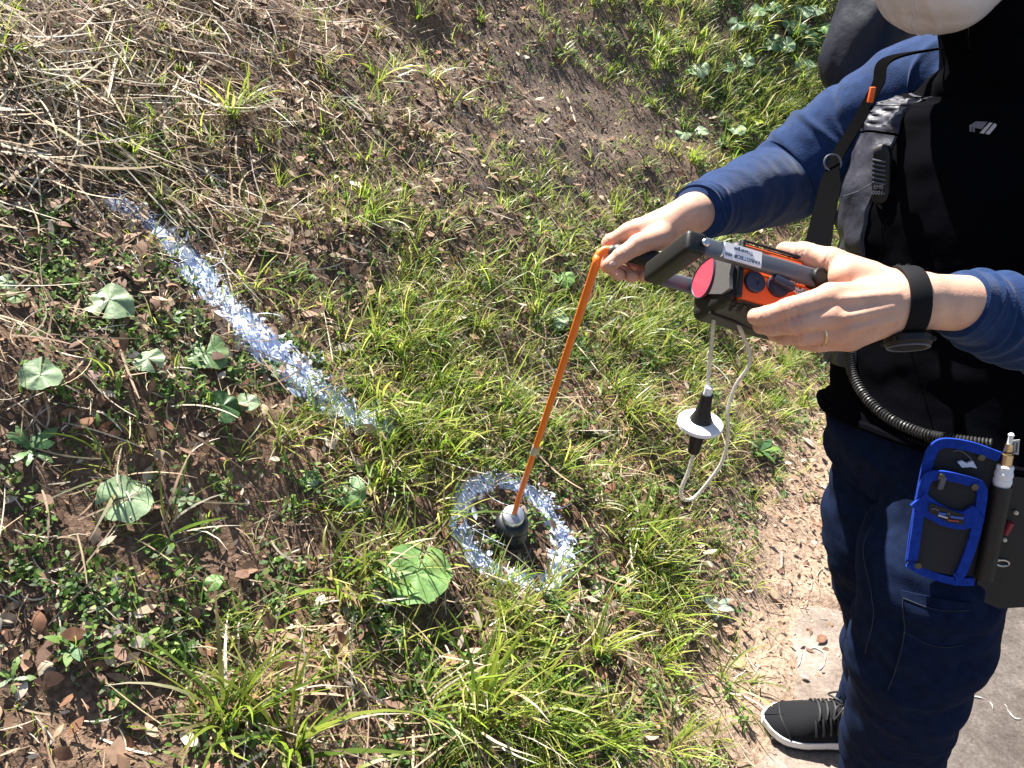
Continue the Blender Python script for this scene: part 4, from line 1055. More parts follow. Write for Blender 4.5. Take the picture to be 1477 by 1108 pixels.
# left-chest emblem: comb-like grey block and two slanted bars
emb_m = mat('grey emblem', (0.13, 0.13, 0.155), 0.6); embw_m = mat('pale emblem', (0.42, 0.42, 0.42), 0.6)
hc, hn = hit(VB, 1416, 185)
en = nrm(hn * 0.6 + FB * 0.4); en = en * np.sign(np.dot(en, CAMP - hc))
E_O = hc + en * 0.005
def epoly(pts, mname, mm):
    m = MB(); m.slab([PPl(1390 + x * 60 / 1477, 165 + y * 40 / 985, E_O, en) for x, y in pts], en, 0.0008); m.build(mname, mm, vo, smooth=False)
epoly([(455, 250), (835, 265), (640, 525), (425, 485), (400, 440)], 'emblem_block', emb_m)
epoly([(200, 380), (270, 360), (430, 250), (450, 300), (395, 470), (390, 630), (325, 625), (320, 450), (290, 450), (290, 620), (205, 610)], 'emblem_comb', emb_m)
epoly([(920, 285), (1020, 300), (700, 690), (570, 660)], 'emblem_bar', embw_m)
epoly([(1080, 320), (1160, 340), (1155, 420), (905, 715), (760, 690)], 'emblem_bar', embw_m)

# --- trousers
def tr_disp(S, TH, p):
    return 0.008 * noise3(p * np.array([1, 1, 1.8]), 9, 2) + 0.005 * noise3(p * np.array([1, 1, 2.2]), 20, 5)
tro = thing('x', (0, 0, 0), 'x', 'x'); bpy.data.objects.remove(tro)
pel = Loft([(.655, 1.005, .78, .158, .116), (.664, 1.0, .86, .184, .137), (.666, 1.006, .91, .172, .124), (.668, 1.012, .96, .155, .105)], FB, 60, expo=2.3, disp=tr_disp)
trous = pel.mesh('trousers', denim_m, 60, 140, person)
trous['label'] = 'dark navy work trousers with a thigh pocket'
def leg_disp(folds):
    def f(S, TH, p):
        d = tr_disp(S, TH, p)
        for s0, k, th0, a, w in folds: d = d + a * np.exp(-((S - s0 - k * np.cos(TH - th0)) / w) ** 2) * (0.5 + 0.5 * np.cos(TH - th0))
        return d
    return f
rowsL = [(*(LEG_L[0] + np.array([-.005, .005, -.005])), .092, .095), (*(LEG_L[0] * .62 + P(1352, 790, 1.13) * .38), .098, .098), (*P(1352, 790, 1.135), .103, .105), (*P(1338, 880, 1.14), .100, .102), (*P(1312, 960, 1.205), .090, .092), (*P(1290, 1060, 1.33), .082, .086), (*P(1284, 1120, 1.42), .080, .086), (.708, .920, .13, .080, .088), (.715, .925, .035, .082, .090)]
legL = Loft(rowsL, FB, 120, disp=leg_disp(fold_list(rg, 0.5, 0.98, 10, (0.003, 0.008), (0.012, 0.03))))
lo_ = legL.mesh('leg', denim_m, 200, 120, trous)
rowsR = [(*(LEG_R[0] + np.array([-.005, 0, -.005])), .092, .096), (*P(1282, 740, 1.29), .100, .104), (*P(1280, 810, 1.35), .092, .097), (*P(1287, 880, 1.43), .083, .088), (*P(1276, 950, 1.54), .076, .080), (*P(1270, 1000, 1.63), .076, .080), (*(LEG_R[2] + np.array([0.0, 0, -.055])), .075, .082)]
legR = Loft(rowsR, FB, 120, disp=leg_disp(fold_list(rg, 0.45, 0.98, 10, (0.003, 0.008), (0.012, 0.03))))
legR.mesh('leg', denim_m, 180, 110, trous)
# thigh pocket on the near side, with stitching
LGB = BVHTree.FromPolygons([v.co.copy() for v in lo_.data.vertices], [list(p.vertices) for p in lo_.data.polygons])
def leg_param(px, py):
    h, _ = hit(LGB, px, py)
    S = np.linspace(0, 1, 160)[:, None] + np.zeros((1, 120)); T = np.linspace(-math.pi, math.pi, 120)[None, :] + np.zeros((160, 1))
    q = legL.pts(S, T); i = np.argmin(((q - h) ** 2).sum(-1)); return S.ravel()[i], T.ravel()[i]
sa, ta = leg_param(1300, 850); sb, tb = leg_param(1400, 1000)
tb2 = leg_param(1400, 880)[1]
lo_s, hi_s = min(sa, sb), max(sa, sb); lo_t, hi_t = min(ta, tb2), max(ta, tb2)
legL.patch('thigh_pocket', denim_m, lo_s, hi_s + 0.02, lo_t, hi_t, 0.004, 40, 40, trous)
def stitch(path):
    S = np.array([a for a, b in path]); T = np.array([b for a, b in path])
    q = catmull(np.stack([S, T], 1), 60); m = MB(); m.tube(legL.pts(q[:, 0], q[:, 1], 0.0048), 0.0007, 5); m.build('stitching', stitch_m, trous)
e = 0.03
stitch([(lo_s + 0.008, lo_t + e), (lo_s + 0.012, (lo_t + hi_t) / 2), (lo_s + 0.008, hi_t - e)])
stitch([(lo_s + 0.045, lo_t + e), (lo_s + 0.05, (lo_t + hi_t) / 2), (lo_s + 0.045, hi_t - e)])
side_t = lo_t if abs(lo_t - ta) < abs(hi_t - ta) else hi_t
stitch([(lo_s + 0.01, side_t + (e if side_t == lo_t else -e)), ((lo_s + hi_s) / 2, side_t + (e if side_t == lo_t else -e)), (hi_s + 0.01, side_t + (e if side_t == lo_t else -e))])
seam_t = [leg_param(px, py) for px, py in ((1262, 760), (1258, 850), (1250, 940))]
stitch(seam_t)
# belt
m = MB(); bp = pel.pts(np.full(80, 0.8), np.linspace(0, 2 * math.pi, 80), 0.001); m.tube(bp, 0.010, 8, cap=False); m.build('belt', black_cloth_m, trous)

# --- shoes
knit_m = mat('black knit', (0.009, 0.0095, 0.012), 0.9, spec=0.2, bump=[(700, 0.9, 0.0015)])
over_m = mat('black overlay', (0.016, 0.016, 0.018), 0.55, bump=[(300, 0.2, 0.001)])
sole_m = mat('white foam sole', (0.78, 0.78, 0.80), 0.6, var=(40, 0.9, 1.05), bump=[(200, 0.15, 0.001)])
grip_m = mat('black rubber', (0.02, 0.02, 0.02), 0.8)
def shoe(heel, toe, lab):
    heel = np.array([*heel, 0.0]); toe = np.array([*toe, 0.0]); f = nrm(toe - heel); l = np.array([-f[1], f[0], 0]); L = np.linalg.norm(toe - heel)
    st = thing('x', (0, 0, 0), 'x', 'x'); bpy.data.objects.remove(st)
    u = np.linspace(0, 1, 60)
    hw = np.interp(u, [0, .05, .15, .35, .5, .7, .85, .95, 1], [.006, .028, .038, .039, .042, .053, .050, .032, .004]); hw = np.convolve(np.pad(hw, 2, 'edge'), np.ones(5) / 5, 'valid')
    zt = np.interp(u, [0, .1, .5, .8, 1], [.042, .038, .033, .031, .033])
    spring = 0.012 * np.clip((u - .75) / .25, 0, 1) ** 2
    def rings(z0, z1, k0, k1):
        V = []; 
        for z, k in ((z0, k0), (z0 * .5 + z1 * .5, (k0 + k1) / 2 + .04), (z1, k1)):
            for i in range(60): V.append(heel + f * L * u[i] + l * hw[i] * k + UP * (z[i]))
            for i in range(59, -1, -1): V.append(heel + f * L * u[i] - l * hw[i] * k + UP * (z[i]))
        n = 120; F = [[r * n + i, r * n + (i + 1) % n, (r + 1) * n + (i + 1) % n, (r + 1) * n + i] for r in range(2) for i in range(n)]
        F += [list(range(n))[::-1], [2 * n + i for i in range(n)]]
        return V, F
    up = None
    # upper: lofted sections
    uh = np.linspace(0.012, 0.985, 70)
    top = np.interp(uh, [0, .06, .25, .38, .5, .62, .78, .92, 1], [.092, .098, .094, .102, .098, .084, .068, .055, .034]); top = np.convolve(np.pad(top, 3, 'edge'), np.ones(7) / 7, 'valid')
    hwu = np.interp(uh, u, hw) * 0.985; zb = np.interp(uh, u, zt) - 0.006
    V = []; nv = 28
    for i in range(70):
        for k in range(nv):
            a = math.pi * k / (nv - 1)
            c = math.copysign(abs(math.cos(a)) ** 0.75, math.cos(a)); s = math.sin(a) ** 0.72
            V.append(heel + f * L * uh[i] + l * hwu[i] * c * (1.02 - 0.18 * s) + UP * (zb[i] + (top[i] - zb[i]) * s))
    Vn = np.array(V); F = grid_faces(70, nv, False).tolist() + [list(range(nv)), [69 * nv + k for k in range(nv)][::-1]]
    m = MB(); m.add(Vn, F); root = m.build('shoe', knit_m, person); root['label'] = lab
    m = MB(); m.add(*rings(0.012 + spring, zt + spring * 0.6, .99, 1.03)); m.build('sole', sole_m, root)
    # tread blocks
    m = MB()
    for i in range(9):
        uu = 0.06 + i * 0.104
        w = float(np.interp(uu, u, hw)); m.box(heel + f * L * uu + UP * (0.007 + float(np.interp(uu, u, spring))), (L * 0.044, w * 0.96, 0.0065), np.stack([f, l, UP]), 0.002)
    m.build('tread', grip_m, root)
    def on(uq, a, off=0.0):
        i = np.interp(uq, uh, np.arange(70)); h = float(np.interp(uq, uh, hwu)); z0 = float(np.interp(uq, uh, zb)); tz = float(np.interp(uq, uh, top))
        c = math.copysign(abs(math.cos(a)) ** 0.75, math.cos(a)); s = max(0, math.sin(a)) ** 0.72
        return heel + f * L * uq + l * h * c * (1.02 - 0.18 * s) * (1 + off * 12) + UP * (z0 + (tz - z0) * s + off)
    # toe cap overlay seam and side overlays
    m = MB(); m.tube([on(0.80 + 0.08 * math.sin(a), a, 0.001) for a in np.linspace(0.05, math.pi - 0.05, 30)], 0.0016, 6); m.build('toe_seam', over_m, root)
    for k in range(5):
        u0 = 0.42 + k * 0.052
        m = MB(); m.tube([on(u0 + 0.02 * math.cos(a * 2), a, 0.004) for a in np.linspace(0.95, math.pi - 0.95, 16)], 0.0028, 6); m.build('lace', over_m, root)
        m = MB(); m.tube([on(u0 + 0.05 * (a / math.pi), a, 0.0025) for a in np.linspace(0.25, 1.0, 8)], 0.003, 6); m.build('lace_loop', over_m, root); m = MB(); m.tube([on(u0 + 0.05 * (1 - a / math.pi), a, 0.0025) for a in np.linspace(math.pi - 1.0, math.pi - 0.25, 8)], 0.003, 6); m.build('lace_loop', over_m, root)
    for sg in (-1, 1):
        b0 = on(0.43, math.pi / 2, 0.008)
        m = MB(); m.tube(catmull([b0, b0 + l * 0.02 * sg + UP * 0.012 + f * 0.01, b0 + l * 0.034 * sg + f * 0.028 - UP * 0.012, b0 + l * 0.012 * sg + f * 0.02 + UP * 0.002, b0], 24), 0.0022, 6); m.build('bow_loop', over_m, root)
    m = MB(); m.tube([on(0.40 - 0.36 * (1 - abs(math.cos(a))) * 0 - 0.30 * abs(t_), a, 0.002) for t_, a in zip(np.linspace(-1, 1, 24), np.linspace(0.9, math.pi - 0.9, 24))], 0.006, 8); m.build('collar', over_m, root)
    return root
shoe((.845, 1.120), (.560, 1.168), 'black knit running shoe with white sole on the concrete')
shoe((.775, .935), (.500, .880), 'black knit running shoe of the near foot')

# --- face mask, hair, eyes
MC = np.array([0.546, 1.098, 1.503])
th = np.linspace(-2.0, 2.0, 60); ph = np.linspace(-1.45, 1.0, 40)
V = []
for b in ph:
    for a in th:
        d = FB * (math.cos(a) * math.cos(b)) * 0.086 + LB * (math.sin(a) * math.cos(b)) * 0.078 + UP * math.sin(b) * 0.070
        pl = 0.0022 * abs(math.sin(b * 4.5 + 0.6 * math.sin(2.2 * a))) + 0.004 * math.sin(3.3 * a + 3 * b) * math.cos(b) + 0.0035 * math.exp(-((a + 0.5 * b - 0.25) / 0.07) ** 2) + 0.003 * math.exp(-((a + 0.2 * b + 0.55) / 0.05) ** 2)
        V.append(MC + d * (1 + pl * 9) + FB * 0.006 * math.exp(-(a / 0.25) ** 2))
V = np.array(V); m = MB(); m.add(V, grid_faces(40, 60, False).tolist()); mo = m.build('face_mask', mask_m, person)
m = MB(); m.tube([MC + (FB * (math.cos(a)) * 0.088 + LB * math.sin(a) * 0.080) * math.cos(1.0) + UP * 0.060 for a in th], 0.0025, 6); m.build('top_edge', mask_m, mo)
m = MB(); m.tube([V[i * 60 + 31 + int(3 * math.sin(i * 0.08))] + nrm(V[i * 60 + 31] - MC) * 0.0006 for i in range(1, 40)], 0.0014, 6); m.build('seam', mask_m, mo)
for sgn in (-1, 1):
    m = MB(); m.tube(catmull([MC + LB * 0.072 * sgn + UP * .03, HC + LB * .088 * sgn + UP * .03 - FB * .02, HC + LB * .090 * sgn - FB * .028, HC + LB * .086 * sgn - UP * .045 - FB * .01, MC + LB * 0.072 * sgn - UP * .02], 24), 0.0018, 6); m.build('ear_loop', mask_m, mo)
def hair_sdf(p):
    d = ell(p, HC + UP * 0.012 - FB * 0.010, hax, (0.106, 0.088, 0.122)); d = d + 0.004 * noise3(p, 60)
    cut = ((p - HC) @ FB) * 0.9 - ((p - HC) @ UP) * 0.75 - 0.016
    return np.maximum(d, cut)
hv, hf = surf(hair_sdf, HC - 0.16, HC + 0.17, 0.006); mesh_np('hair', hv, hf, hair_m, person)
eye_m = mat('eye white', (0.7, 0.68, 0.66), 0.25); iris_m = mat('dark iris', (0.02, 0.012, 0.008), 0.15)
for sgn in (-1, 1):
    c = HC + FB * 0.080 + LB * 0.032 * sgn + UP * 0.002
    m = MB(); m.lathe(c, FB, [(-.011, .002), (-.008, .008), (0, .0115), (.006, .0098), (.0095, .006), (.011, .001)], 18); eo = m.build('eye', eye_m, person)
    m = MB(); m.lathe(c + FB * .0098, FB - UP * .3, [(-.001, .0052), (.0012, .0045), (.002, .001)], 16); m.build('iris', iris_m, eo)

# ------------------------------------------------------------------ gas detector
vR = np.array([1.0, 0, 0]); vU = np.array([0, SP, CP]); vT = np.array([0, -CP, SP])       # right, up, towards the viewer
HA0 = P(1008, 352, 0.765)                                   # where the near handle arm meets the grip
_tt = np.linspace(0.77, 1.0, 2000); _d = [abs(np.linalg.norm(P(950, 394, t) - HA0) - 0.086) for t in _tt]
ON = nrm(HA0 - P(950, 394, _tt[int(np.argmin(_d))]))
OL = nrm(PPl(1183, 402, HA0, ON) - HA0); OW = -np.cross(ON, OL)
O = PPl(1115, 403, HA0 - ON * 0.013, ON); DAX = np.stack([OL, OW, ON])
def D(l, w, n): return O + OL * l + OW * w + ON * n
def onp(px, py, n=0.0): return PPl(px, py, D(0, 0, n), ON)
def lw(px, py, n=0.0):
    q = onp(px, py, n) - O; return np.dot(q, OL), np.dot(q, OW)
orange_m = mat('orange plastic', (0.78, 0.115, 0.018), 0.42, spec=0.4, bump=[(500, 0.12, 0.0005)])
rod_m = mat('orange rod', (0.80, 0.175, 0.015), 0.35, spec=0.5, var=(18, 0.92, 1.05))
grey_m = mat('grey handle', (0.085, 0.095, 0.115), 0.45, spec=0.45, bump=[(400, 0.12, 0.0006)])
leather_m = mat('black leather case', (0.010, 0.0097, 0.0095), 0.55, spec=0.4, bump=[(260, 0.35, 0.0012), (40, 0.25, 0.003)])
leather2_m = mat('worn grey leather', (0.085, 0.080, 0.078), 0.6, spec=0.35, bump=[(260, 0.35, 0.0012)])
red_m = mat('red patch', (0.72, 0.055, 0.09), 0.4, spec=0.5)
navy_pl = mat('navy plastic', (0.022, 0.028, 0.055), 0.45)
white_m = mat('white plastic', (0.80, 0.80, 0.80), 0.4)
steel_m = mat('steel', (0.62, 0.62, 0.62), 0.28, metal=1.0)
ink_m = mat('dark print', (0.03, 0.04, 0.09), 0.6)
hose_m = mat('clear hose', (0.78, 0.76, 0.66), 0.25, spec=0.5, trans=0.5)
det = thing('gas_detector', D(0, 0, -0.05), 'orange gas detector in a black leather case with grey carrying handle', 'gas detector')
def case_sdf(p):
    q = (p - O) @ DAX.T; l, w, n = q[:, 0], q[:, 1], q[:, 2]
    d = rbox(p, D(0.018, 0, -0.0408), DAX, (0.066, 0.0345, 0.042), 0.010)
    d = d - 0.0015 * noise3(p, 30)
    open_ = np.maximum(np.maximum(-(l + 0.038 + 0.1 * w), -n - 0.030), np.maximum(np.abs(w) - 0.0318, l - 0.09))
    return np.maximum(d, -open_)
cv, cf = surf(case_sdf, D(0, 0, -0.04) - 0.12, D(0, 0, -0.04) + 0.12, 0.0018)
case = mesh_np('case', cv, cf, leather_m, det)
hs = MB(); hs.box(D(0.021, 0, -0.020), (0.058, 0.0314, 0.020), DAX, 0.004); house = hs.build('housing', orange_m, det)
hs = MB(); hs.box(D(0.021, -0.0005, 0.0002), (0.0575, 0.0016, 0.0012), DAX, 0.0006); hs.build('housing_rib', orange_m, house)
# grey worn end face of the case, with the red strap end on it
EL = -0.0495
onl = lambda a, b, o=0.0: PPl(a, b, D(EL - o, 0, 0), -OL)
fl = [(1034, 372), (1056, 376), (1052, 395), (1052, 416), (1040, 424), (1018, 424), (1012, 410), (1014, 392), (1022, 378)]
m = MB(); m.slab([onl(a, b, 0.0015) for a, b in fl], -OL, 0.004); m.build('worn_flap', leather2_m, case)
rd = [(1023, 372), (1029, 371), (1030, 384), (1028, 400), (1023, 414), (1016, 425), (1008, 430), (1001, 427), (998, 418), (999, 406), (1004, 393), (1012, 381)]
V0 = [onl(a, b, 0.003) for a, b in rd]
V0 = list(catmull(V0 + V0[:1], 40)[:-1])
m = MB(); m.slab(V0, -OL, 0.002); ro = m.build('red_patch', red_m, det)
m = MB(); m.tube(np.array(V0 + V0[:1]), 0.0010, 6); m.build('edge_stitching', navy_pl, ro)
for w_ in (-0.0325, 0.0325):
    rim = [D(l, w_ * 1.03, 0.0005) for l in np.linspace(-0.038, 0.080, 12)]
    m = MB(); m.tube(rim, 0.0014, 8); m.build('case_rim', leather_m, case)
rim = [D(-0.0405, w_, 0.0035) for w_ in np.linspace(-0.0305, 0.0305, 12)]
m = MB(); m.tube(rim, 0.0030, 8); m.build('case_rim', leather_m, case)
# wrinkled seam along the lower side of the case
sm = [D(l, 0.0345, -0.045 - 0.2 * (l + 0.04)) for l in np.linspace(-0.045, 0.08, 14)]
m = MB(); m.tube(sm, 0.0018, 6); m.build('case_seam', leather_m, case)
# handle: two flat arms and a thick grip
hn_ = 0.010
a0l, a0w = lw(1012, 356, hn_); a1l, a1w = lw(1182, 402, hn_)
aw = (a0w + a1w) / 2; BD = 0.074
def bar(l0, l1, w, n, hw, hh, name, mm, par, bev=0.003):
    m = MB(); m.box(D((l0 + l1) / 2, w, n), (abs(l1 - l0) / 2, hw, hh), DAX, bev); return m.build(name, mm, par)
arm = bar(a0l, a1l, aw, hn_, 0.0092, 0.0048, 'handle_arm', grey_m, det)
arm2 = bar(a0l, a1l, aw, hn_ - BD - 0.02, 0.0085, 0.0045, 'handle_arm', grey_m, det)
gl = a0l - 0.004
m = MB(); m.box(D(gl - 0.004, aw, hn_ - BD / 2 - 0.006), (0.0115, 0.0120, BD / 2 + 0.012), DAX, 0.005); m.build('grip', blk_m, det)
m = MB(); m.lathe(D(gl + 0.0035, aw, hn_ + 0.0078), ON, [(0, .0042), (.0018, .0042), (.003, .003), (.0034, .0005)], 18); m.build('screw', steel_m, arm)
m = MB(); q = [D(gl + 0.022 + 0.004 * math.cos(a), aw + 0.0085 * math.sin(a), hn_ + 0.0052) for a in np.linspace(-1.4, 1.4, 14)]; m.tube(q, 0.0008, 6); m.build('pivot_groove', steel_m, arm)
m = MB(); m.lathe(D(a1l - 0.004, aw, hn_ - 0.012), ON, [(0, .0095), (.020, .0095), (.0215, .008)], 20); m.build('pivot', blk_m, arm)
# printed label on the arm
lm = (lw(1038, 368, hn_)[0] + lw(1096, 382, hn_)[0]) / 2
m = MB(); m.box(D(lm, aw, hn_ + 0.0051), (0.0215, 0.0088, 0.0004), DAX); lab = m.build('label', white_m, det, smooth=False)
def text(body_, name, mm, par, c, xdir, nv, size, th=0.0003, align='CENTER'):
    cu = bpy.data.curves.new(name, 'FONT'); cu.body = body_; cu.size = size; cu.align_x = align; cu.align_y = 'CENTER'; cu.extrude = th
    o = bpy.data.objects.new('tmp', cu); COL.objects.link(o)
    bpy.context.view_layer.update()
    me = bpy.data.meshes.new_from_object(o.evaluated_get(bpy.context.evaluated_depsgraph_get())); bpy.data.objects.remove(o); bpy.data.curves.remove(cu)
    x = nrm(xdir - np.dot(xdir, nv) * np.asarray(nv)); y = np.cross(nv, x); R = np.stack([x, y, nv], 0)
    n = len(me.vertices); co = np.zeros(n * 3, np.float32); me.vertices.foreach_get('co', co); co = co.reshape(-1, 3) @ R + np.asarray(c); me.vertices.foreach_set('co', co.astype(np.float32).ravel())
    me.materials.append(mm); me.name = name
    return link(bpy.data.objects.new(name, me), par)
text('VARIOTEC\u00ae 400', 'lettering', ink_m, lab, D(lm, aw + 0.0036, hn_ + 0.0057), -OL, ON, 0.0056)
text('Tracergas', 'lettering', ink_m, lab, D(lm, aw - 0.0040, hn_ + 0.0057), -OL, ON, 0.0056)
# controls
c = D(*lw(1087, 408), 0.0); m = MB(); m.lathe(c, ON, [(-.002, .0115), (.004, .0115), (.005, .0105), (.005, .004), (.0035, .003), (.0035, .0005)], 28); m.build('socket', navy_pl, det)
c = D(*lw(1121, 413), 0.0); m = MB(); m.lathe(c, ON, [(-.002, .0125), (.004, .0125), (.007, .011), (.0075, .0005)], 28); kn = m.build('knob', navy_pl, det)
m = MB(); m.box(c + ON * 0.010, (0.0125, 0.0042, 0.0045), np.stack([nrm(OL + 0.25 * OW), nrm(OW - 0.25 * OL), ON]), 0.0015); m.build('knob_ridge', navy_pl, kn)
c = D(*lw(1152, 411), 0.0); m = MB(); m.lathe(c, ON, [(-.001, .0105), (.0006, .0105), (.0008, .0005)], 30); st = m.build('round_sticker', white_m, det)
for k in range(20):
    a = 2 * math.pi * k / 20
    m = MB(); m.box(c + ON * 0.0010 + 0.0083 * (math.cos(a) * OL + math.sin(a) * OW), (0.0009, 0.0006, 0.0002), np.stack([math.cos(a) * OL + math.sin(a) * OW, -math.sin(a) * OL + math.cos(a) * OW, ON])); m.build('ring_mark', ink_m, st, smooth=False)
red2 = mat('red print', (0.6, 0.03, 0.03), 0.5)
for k in range(6):
    a = 2 * math.pi * k / 6 + 0.2
    m = MB(); m.lathe(c + ON * 0.0009 + 0.0040 * (math.cos(a) * OL + math.sin(a) * OW), ON, [(0, .0014), (.0003, .0014)], 10); m.build('dot_mark', ink_m if k % 2 else red2, st)
m = MB(); m.lathe(c + ON * 0.0009, ON, [(0, .0016), (.0003, .0016)], 12); m.build('dot_mark', red2, st)
# hose loop with the round white filter
y0 = D(-0.02, 0.030, -0.06)[1]
hp = lambda pts: catmull([PY(a, b, y0 + dy) for a, b, dy in pts], 60)
def hose(pts, r=0.0024):
    m = MB(); q = hp(pts); m.tube(q, r, 10); return m.build('hose', hose_m, det)
hose([(1031, 440, 0), (1027, 490, 0), (1023, 530, 0), (1021, 560, 0)])
hose([(1000, 655, 0), (993, 680, 0), (983, 705, 0), (984, 719, 0.004), (1000, 719, 0.012), (1022, 695, 0.015), (1042, 665, 0.018), (1050, 630, 0.018), (1050, 590, 0.016), (1062, 555, 0.014), (1080, 528, 0.01), (1080, 505, 0.006), (1068, 475, 0), (1056, 445, 0)])
ft = PY(1020, 562, y0); fb = PY(1001, 655, y0); fc = PY(1010, 611, y0); fax = nrm(ft - fb); fax = nrm(fax + np.array([0, -0.10, 0]))
hf = np.linalg.norm(ft - fb) / 2; rD = 32.5 / FPX * proj(fc)[2]
m = MB(); m.lathe(fc, fax, [(-.0058, rD * .35), (-.0042, rD * .9), (-.0022, rD), (.0022, rD), (.0042, rD * .9), (.0058, rD * .35)], 44); fo = m.build('filter_disc', white_m, det)
m = MB(); m.lathe(fc + fax * 0.006, fax, [(0, .0135), (.004, .0115), (.012, .0088), (hf - 0.02, .0072), (hf - 0.008, .0068)], 22); m.build('filter_sleeve', blk_m, fo)
m = MB(); m.lathe(fc - fax * 0.006, -fax, [(0, .0095), (.010, .0085), (hf - 0.012, .0074), (hf - 0.008, .0070)], 22); m.build('filter_sleeve', blk_m, fo)
m = MB(); m.lathe(fc + fax * (hf - 0.006), fax, [(0, .0050), (.014, .0046)], 16); m.build('hose_nipple', white_m, fo)
# neck strap of the detector
sp = [P(1268, 118, 1.06), P(1238, 175, 1.045), P(1205, 232, 1.02), P(1195, 280, 0.98), P(1186, 320, 0.93), P(1180, 350, 0.89), P(1172, 372, 0.86)]
q = catmull(sp, 60)
def ribbon(q, w, th, wd):
    T = nrm(np.gradient(q, axis=0)); wd = np.broadcast_to(np.asarray(wd, float), T.shape); W = nrm(wd - (wd * T).sum(1, keepdims=True) * T); N = np.cross(T, W)
    w = np.broadcast_to(w, len(q))[:, None]
    V = np.stack([q - W * w + N * th, q + W * w + N * th, q + W * w - N * th, q - W * w - N * th], 1).reshape(-1, 3)
    F = grid_faces(len(q), 4, True).tolist() + [[0, 1, 2, 3], [len(V) - 4, len(V) - 3, len(V) - 2, len(V) - 1]]
    return V, F
m = MB(); m.add(*ribbon(q, np.interp(np.linspace(0, 1, 60), [0, .38, .45, 1], [.0075, .0085, .013, .015]), 0.0015, np.array([1.0, -0.5, 0.2]))); so = m.build('neck_strap', black_cloth_m, det)
rc = P(1201, 235, 1.012); m = MB(); m.tube([rc + 0.011 * (math.cos(a) * np.array([1, 0, 0]) + math.sin(a) * np.array([0, .47, .88])) for a in np.linspace(0, 6.283, 25)], 0.0016, 6, cap=False); m.build('strap_ring', mat('dull steel', (0.22, 0.22, 0.23), 0.4, metal=1.0), so)
m = MB(); m.box(P(1257, 137, 1.04), (0.0035, 0.003, 0.010), None, 0.001); m.build('orange_tab', orange_m, so)
m = MB(); m.add(*ribbon(catmull([P(1267, 120, 1.06), P(1283, 85, 1.075), np.array([0.625, 1.165, 1.415]), np.array([0.70, 1.18, 1.43])], 30), 0.008, 0.0015, np.array([1.0, -0.5, 0.2]))); m.build('shoulder_strap', black_cloth_m, so)

# ------------------------------------------------------------------ bell probe
pr0 = P(859, 384, 1.087)
PB = RING_C + np.array([0.0, 0.0, 0.0])
base = G(735, 800)
cap_top = P(741, 738, proj(base)[2] - 0.03)
rod_t = proj(cap_top)[2]
rod_b = P(741, 742, rod_t)
ax = nrm(pr0 - rod_b)
pb = thing('bell_probe', base, 'orange rod probe with black rubber bell standing inside the painted ring', 'probe')
gA = P(884, 362, 1.085); gB = P(962, 379, 1.055); gd = nrm(gB - gA)
rodpts = [rod_b - ax * 0.012] + [rod_b + (pr0 - rod_b) * k for k in (0.25, 0.5, 0.75, 0.93)]
bend = catmull([rod_b + (pr0 - rod_b) * 0.93, pr0, P(862, 371, 1.087), P(869, 363, 1.087), P(877, 360.5, 1.086), gA + gd * 0.01], 26)
m = MB(); m.tube(np.vstack([np.array(rodpts[:-1]), bend]), 0.0062, 14); rod = m.build('rod', rod_m, pb)
cpl = rod_b + (pr0 - rod_b) * 0.365
m = MB(); m.lathe(cpl - ax * 0.016, ax, [(0, .0066), (.002, .0072), (.030, .0072), (.032, .0066)], 20); m.build('coupling', mat('translucent sleeve', (0.55, 0.5, 0.42), 0.3, trans=0.2), rod)
m = MB(); m.tube(catmull([gA, gA * .5 + gB * .5 + ON * 0.001, gB], 20), np.interp(np.linspace(0, 1, 20), [0, .04, .06, .94, 1], [.0085, .0105, .0118, .0118, .0095]), 18); m.build('grip', blk_m, pb)
m = MB(); m.lathe(gA - gd * 0.004, gd, [(0, .0075), (.006, .0090), (.010, .0090)], 16); m.build('grip_ferrule', grey_m, pb)
k_ = rod_t / FPX
m = MB(); m.lathe(rod_b, ax, [(-.019, 15.5 * k_), (-.018, 16.3 * k_), (-.004, 16.3 * k_), (-.001, 15 * k_), (0, 13 * k_), (.0005, 5.5 * k_), (.008, 5 * k_), (.0085, 4 * k_)], 36); m.build('metal_cap', mat('brushed aluminium', (0.72, 0.72, 0.72), 0.35, metal=1.0, bump=[(120, 0.15, 0.0008)]), pb)
bl = [(-.019, 13 * k_), (-.021, 19 * k_), (-.024, 21.5 * k_), (-.030, 23.5 * k_), (-.038, 24.5 * k_), (-.046, 24 * k_), (-.052, 22 * k_), (-.056, 22.5 * k_), (-.062, 25 * k_), (-.095, 27 * k_), (-.10, 25 * k_)]
m = MB(); m.lathe(rod_b, ax * 0.75 + np.array([0, 0, .25]), bl, 36); m.build('bell', mat('black rubber bell', (0.018, 0.02, 0.026), 0.42, spec=0.5, bump=[(60, 0.2, 0.001)]), pb)

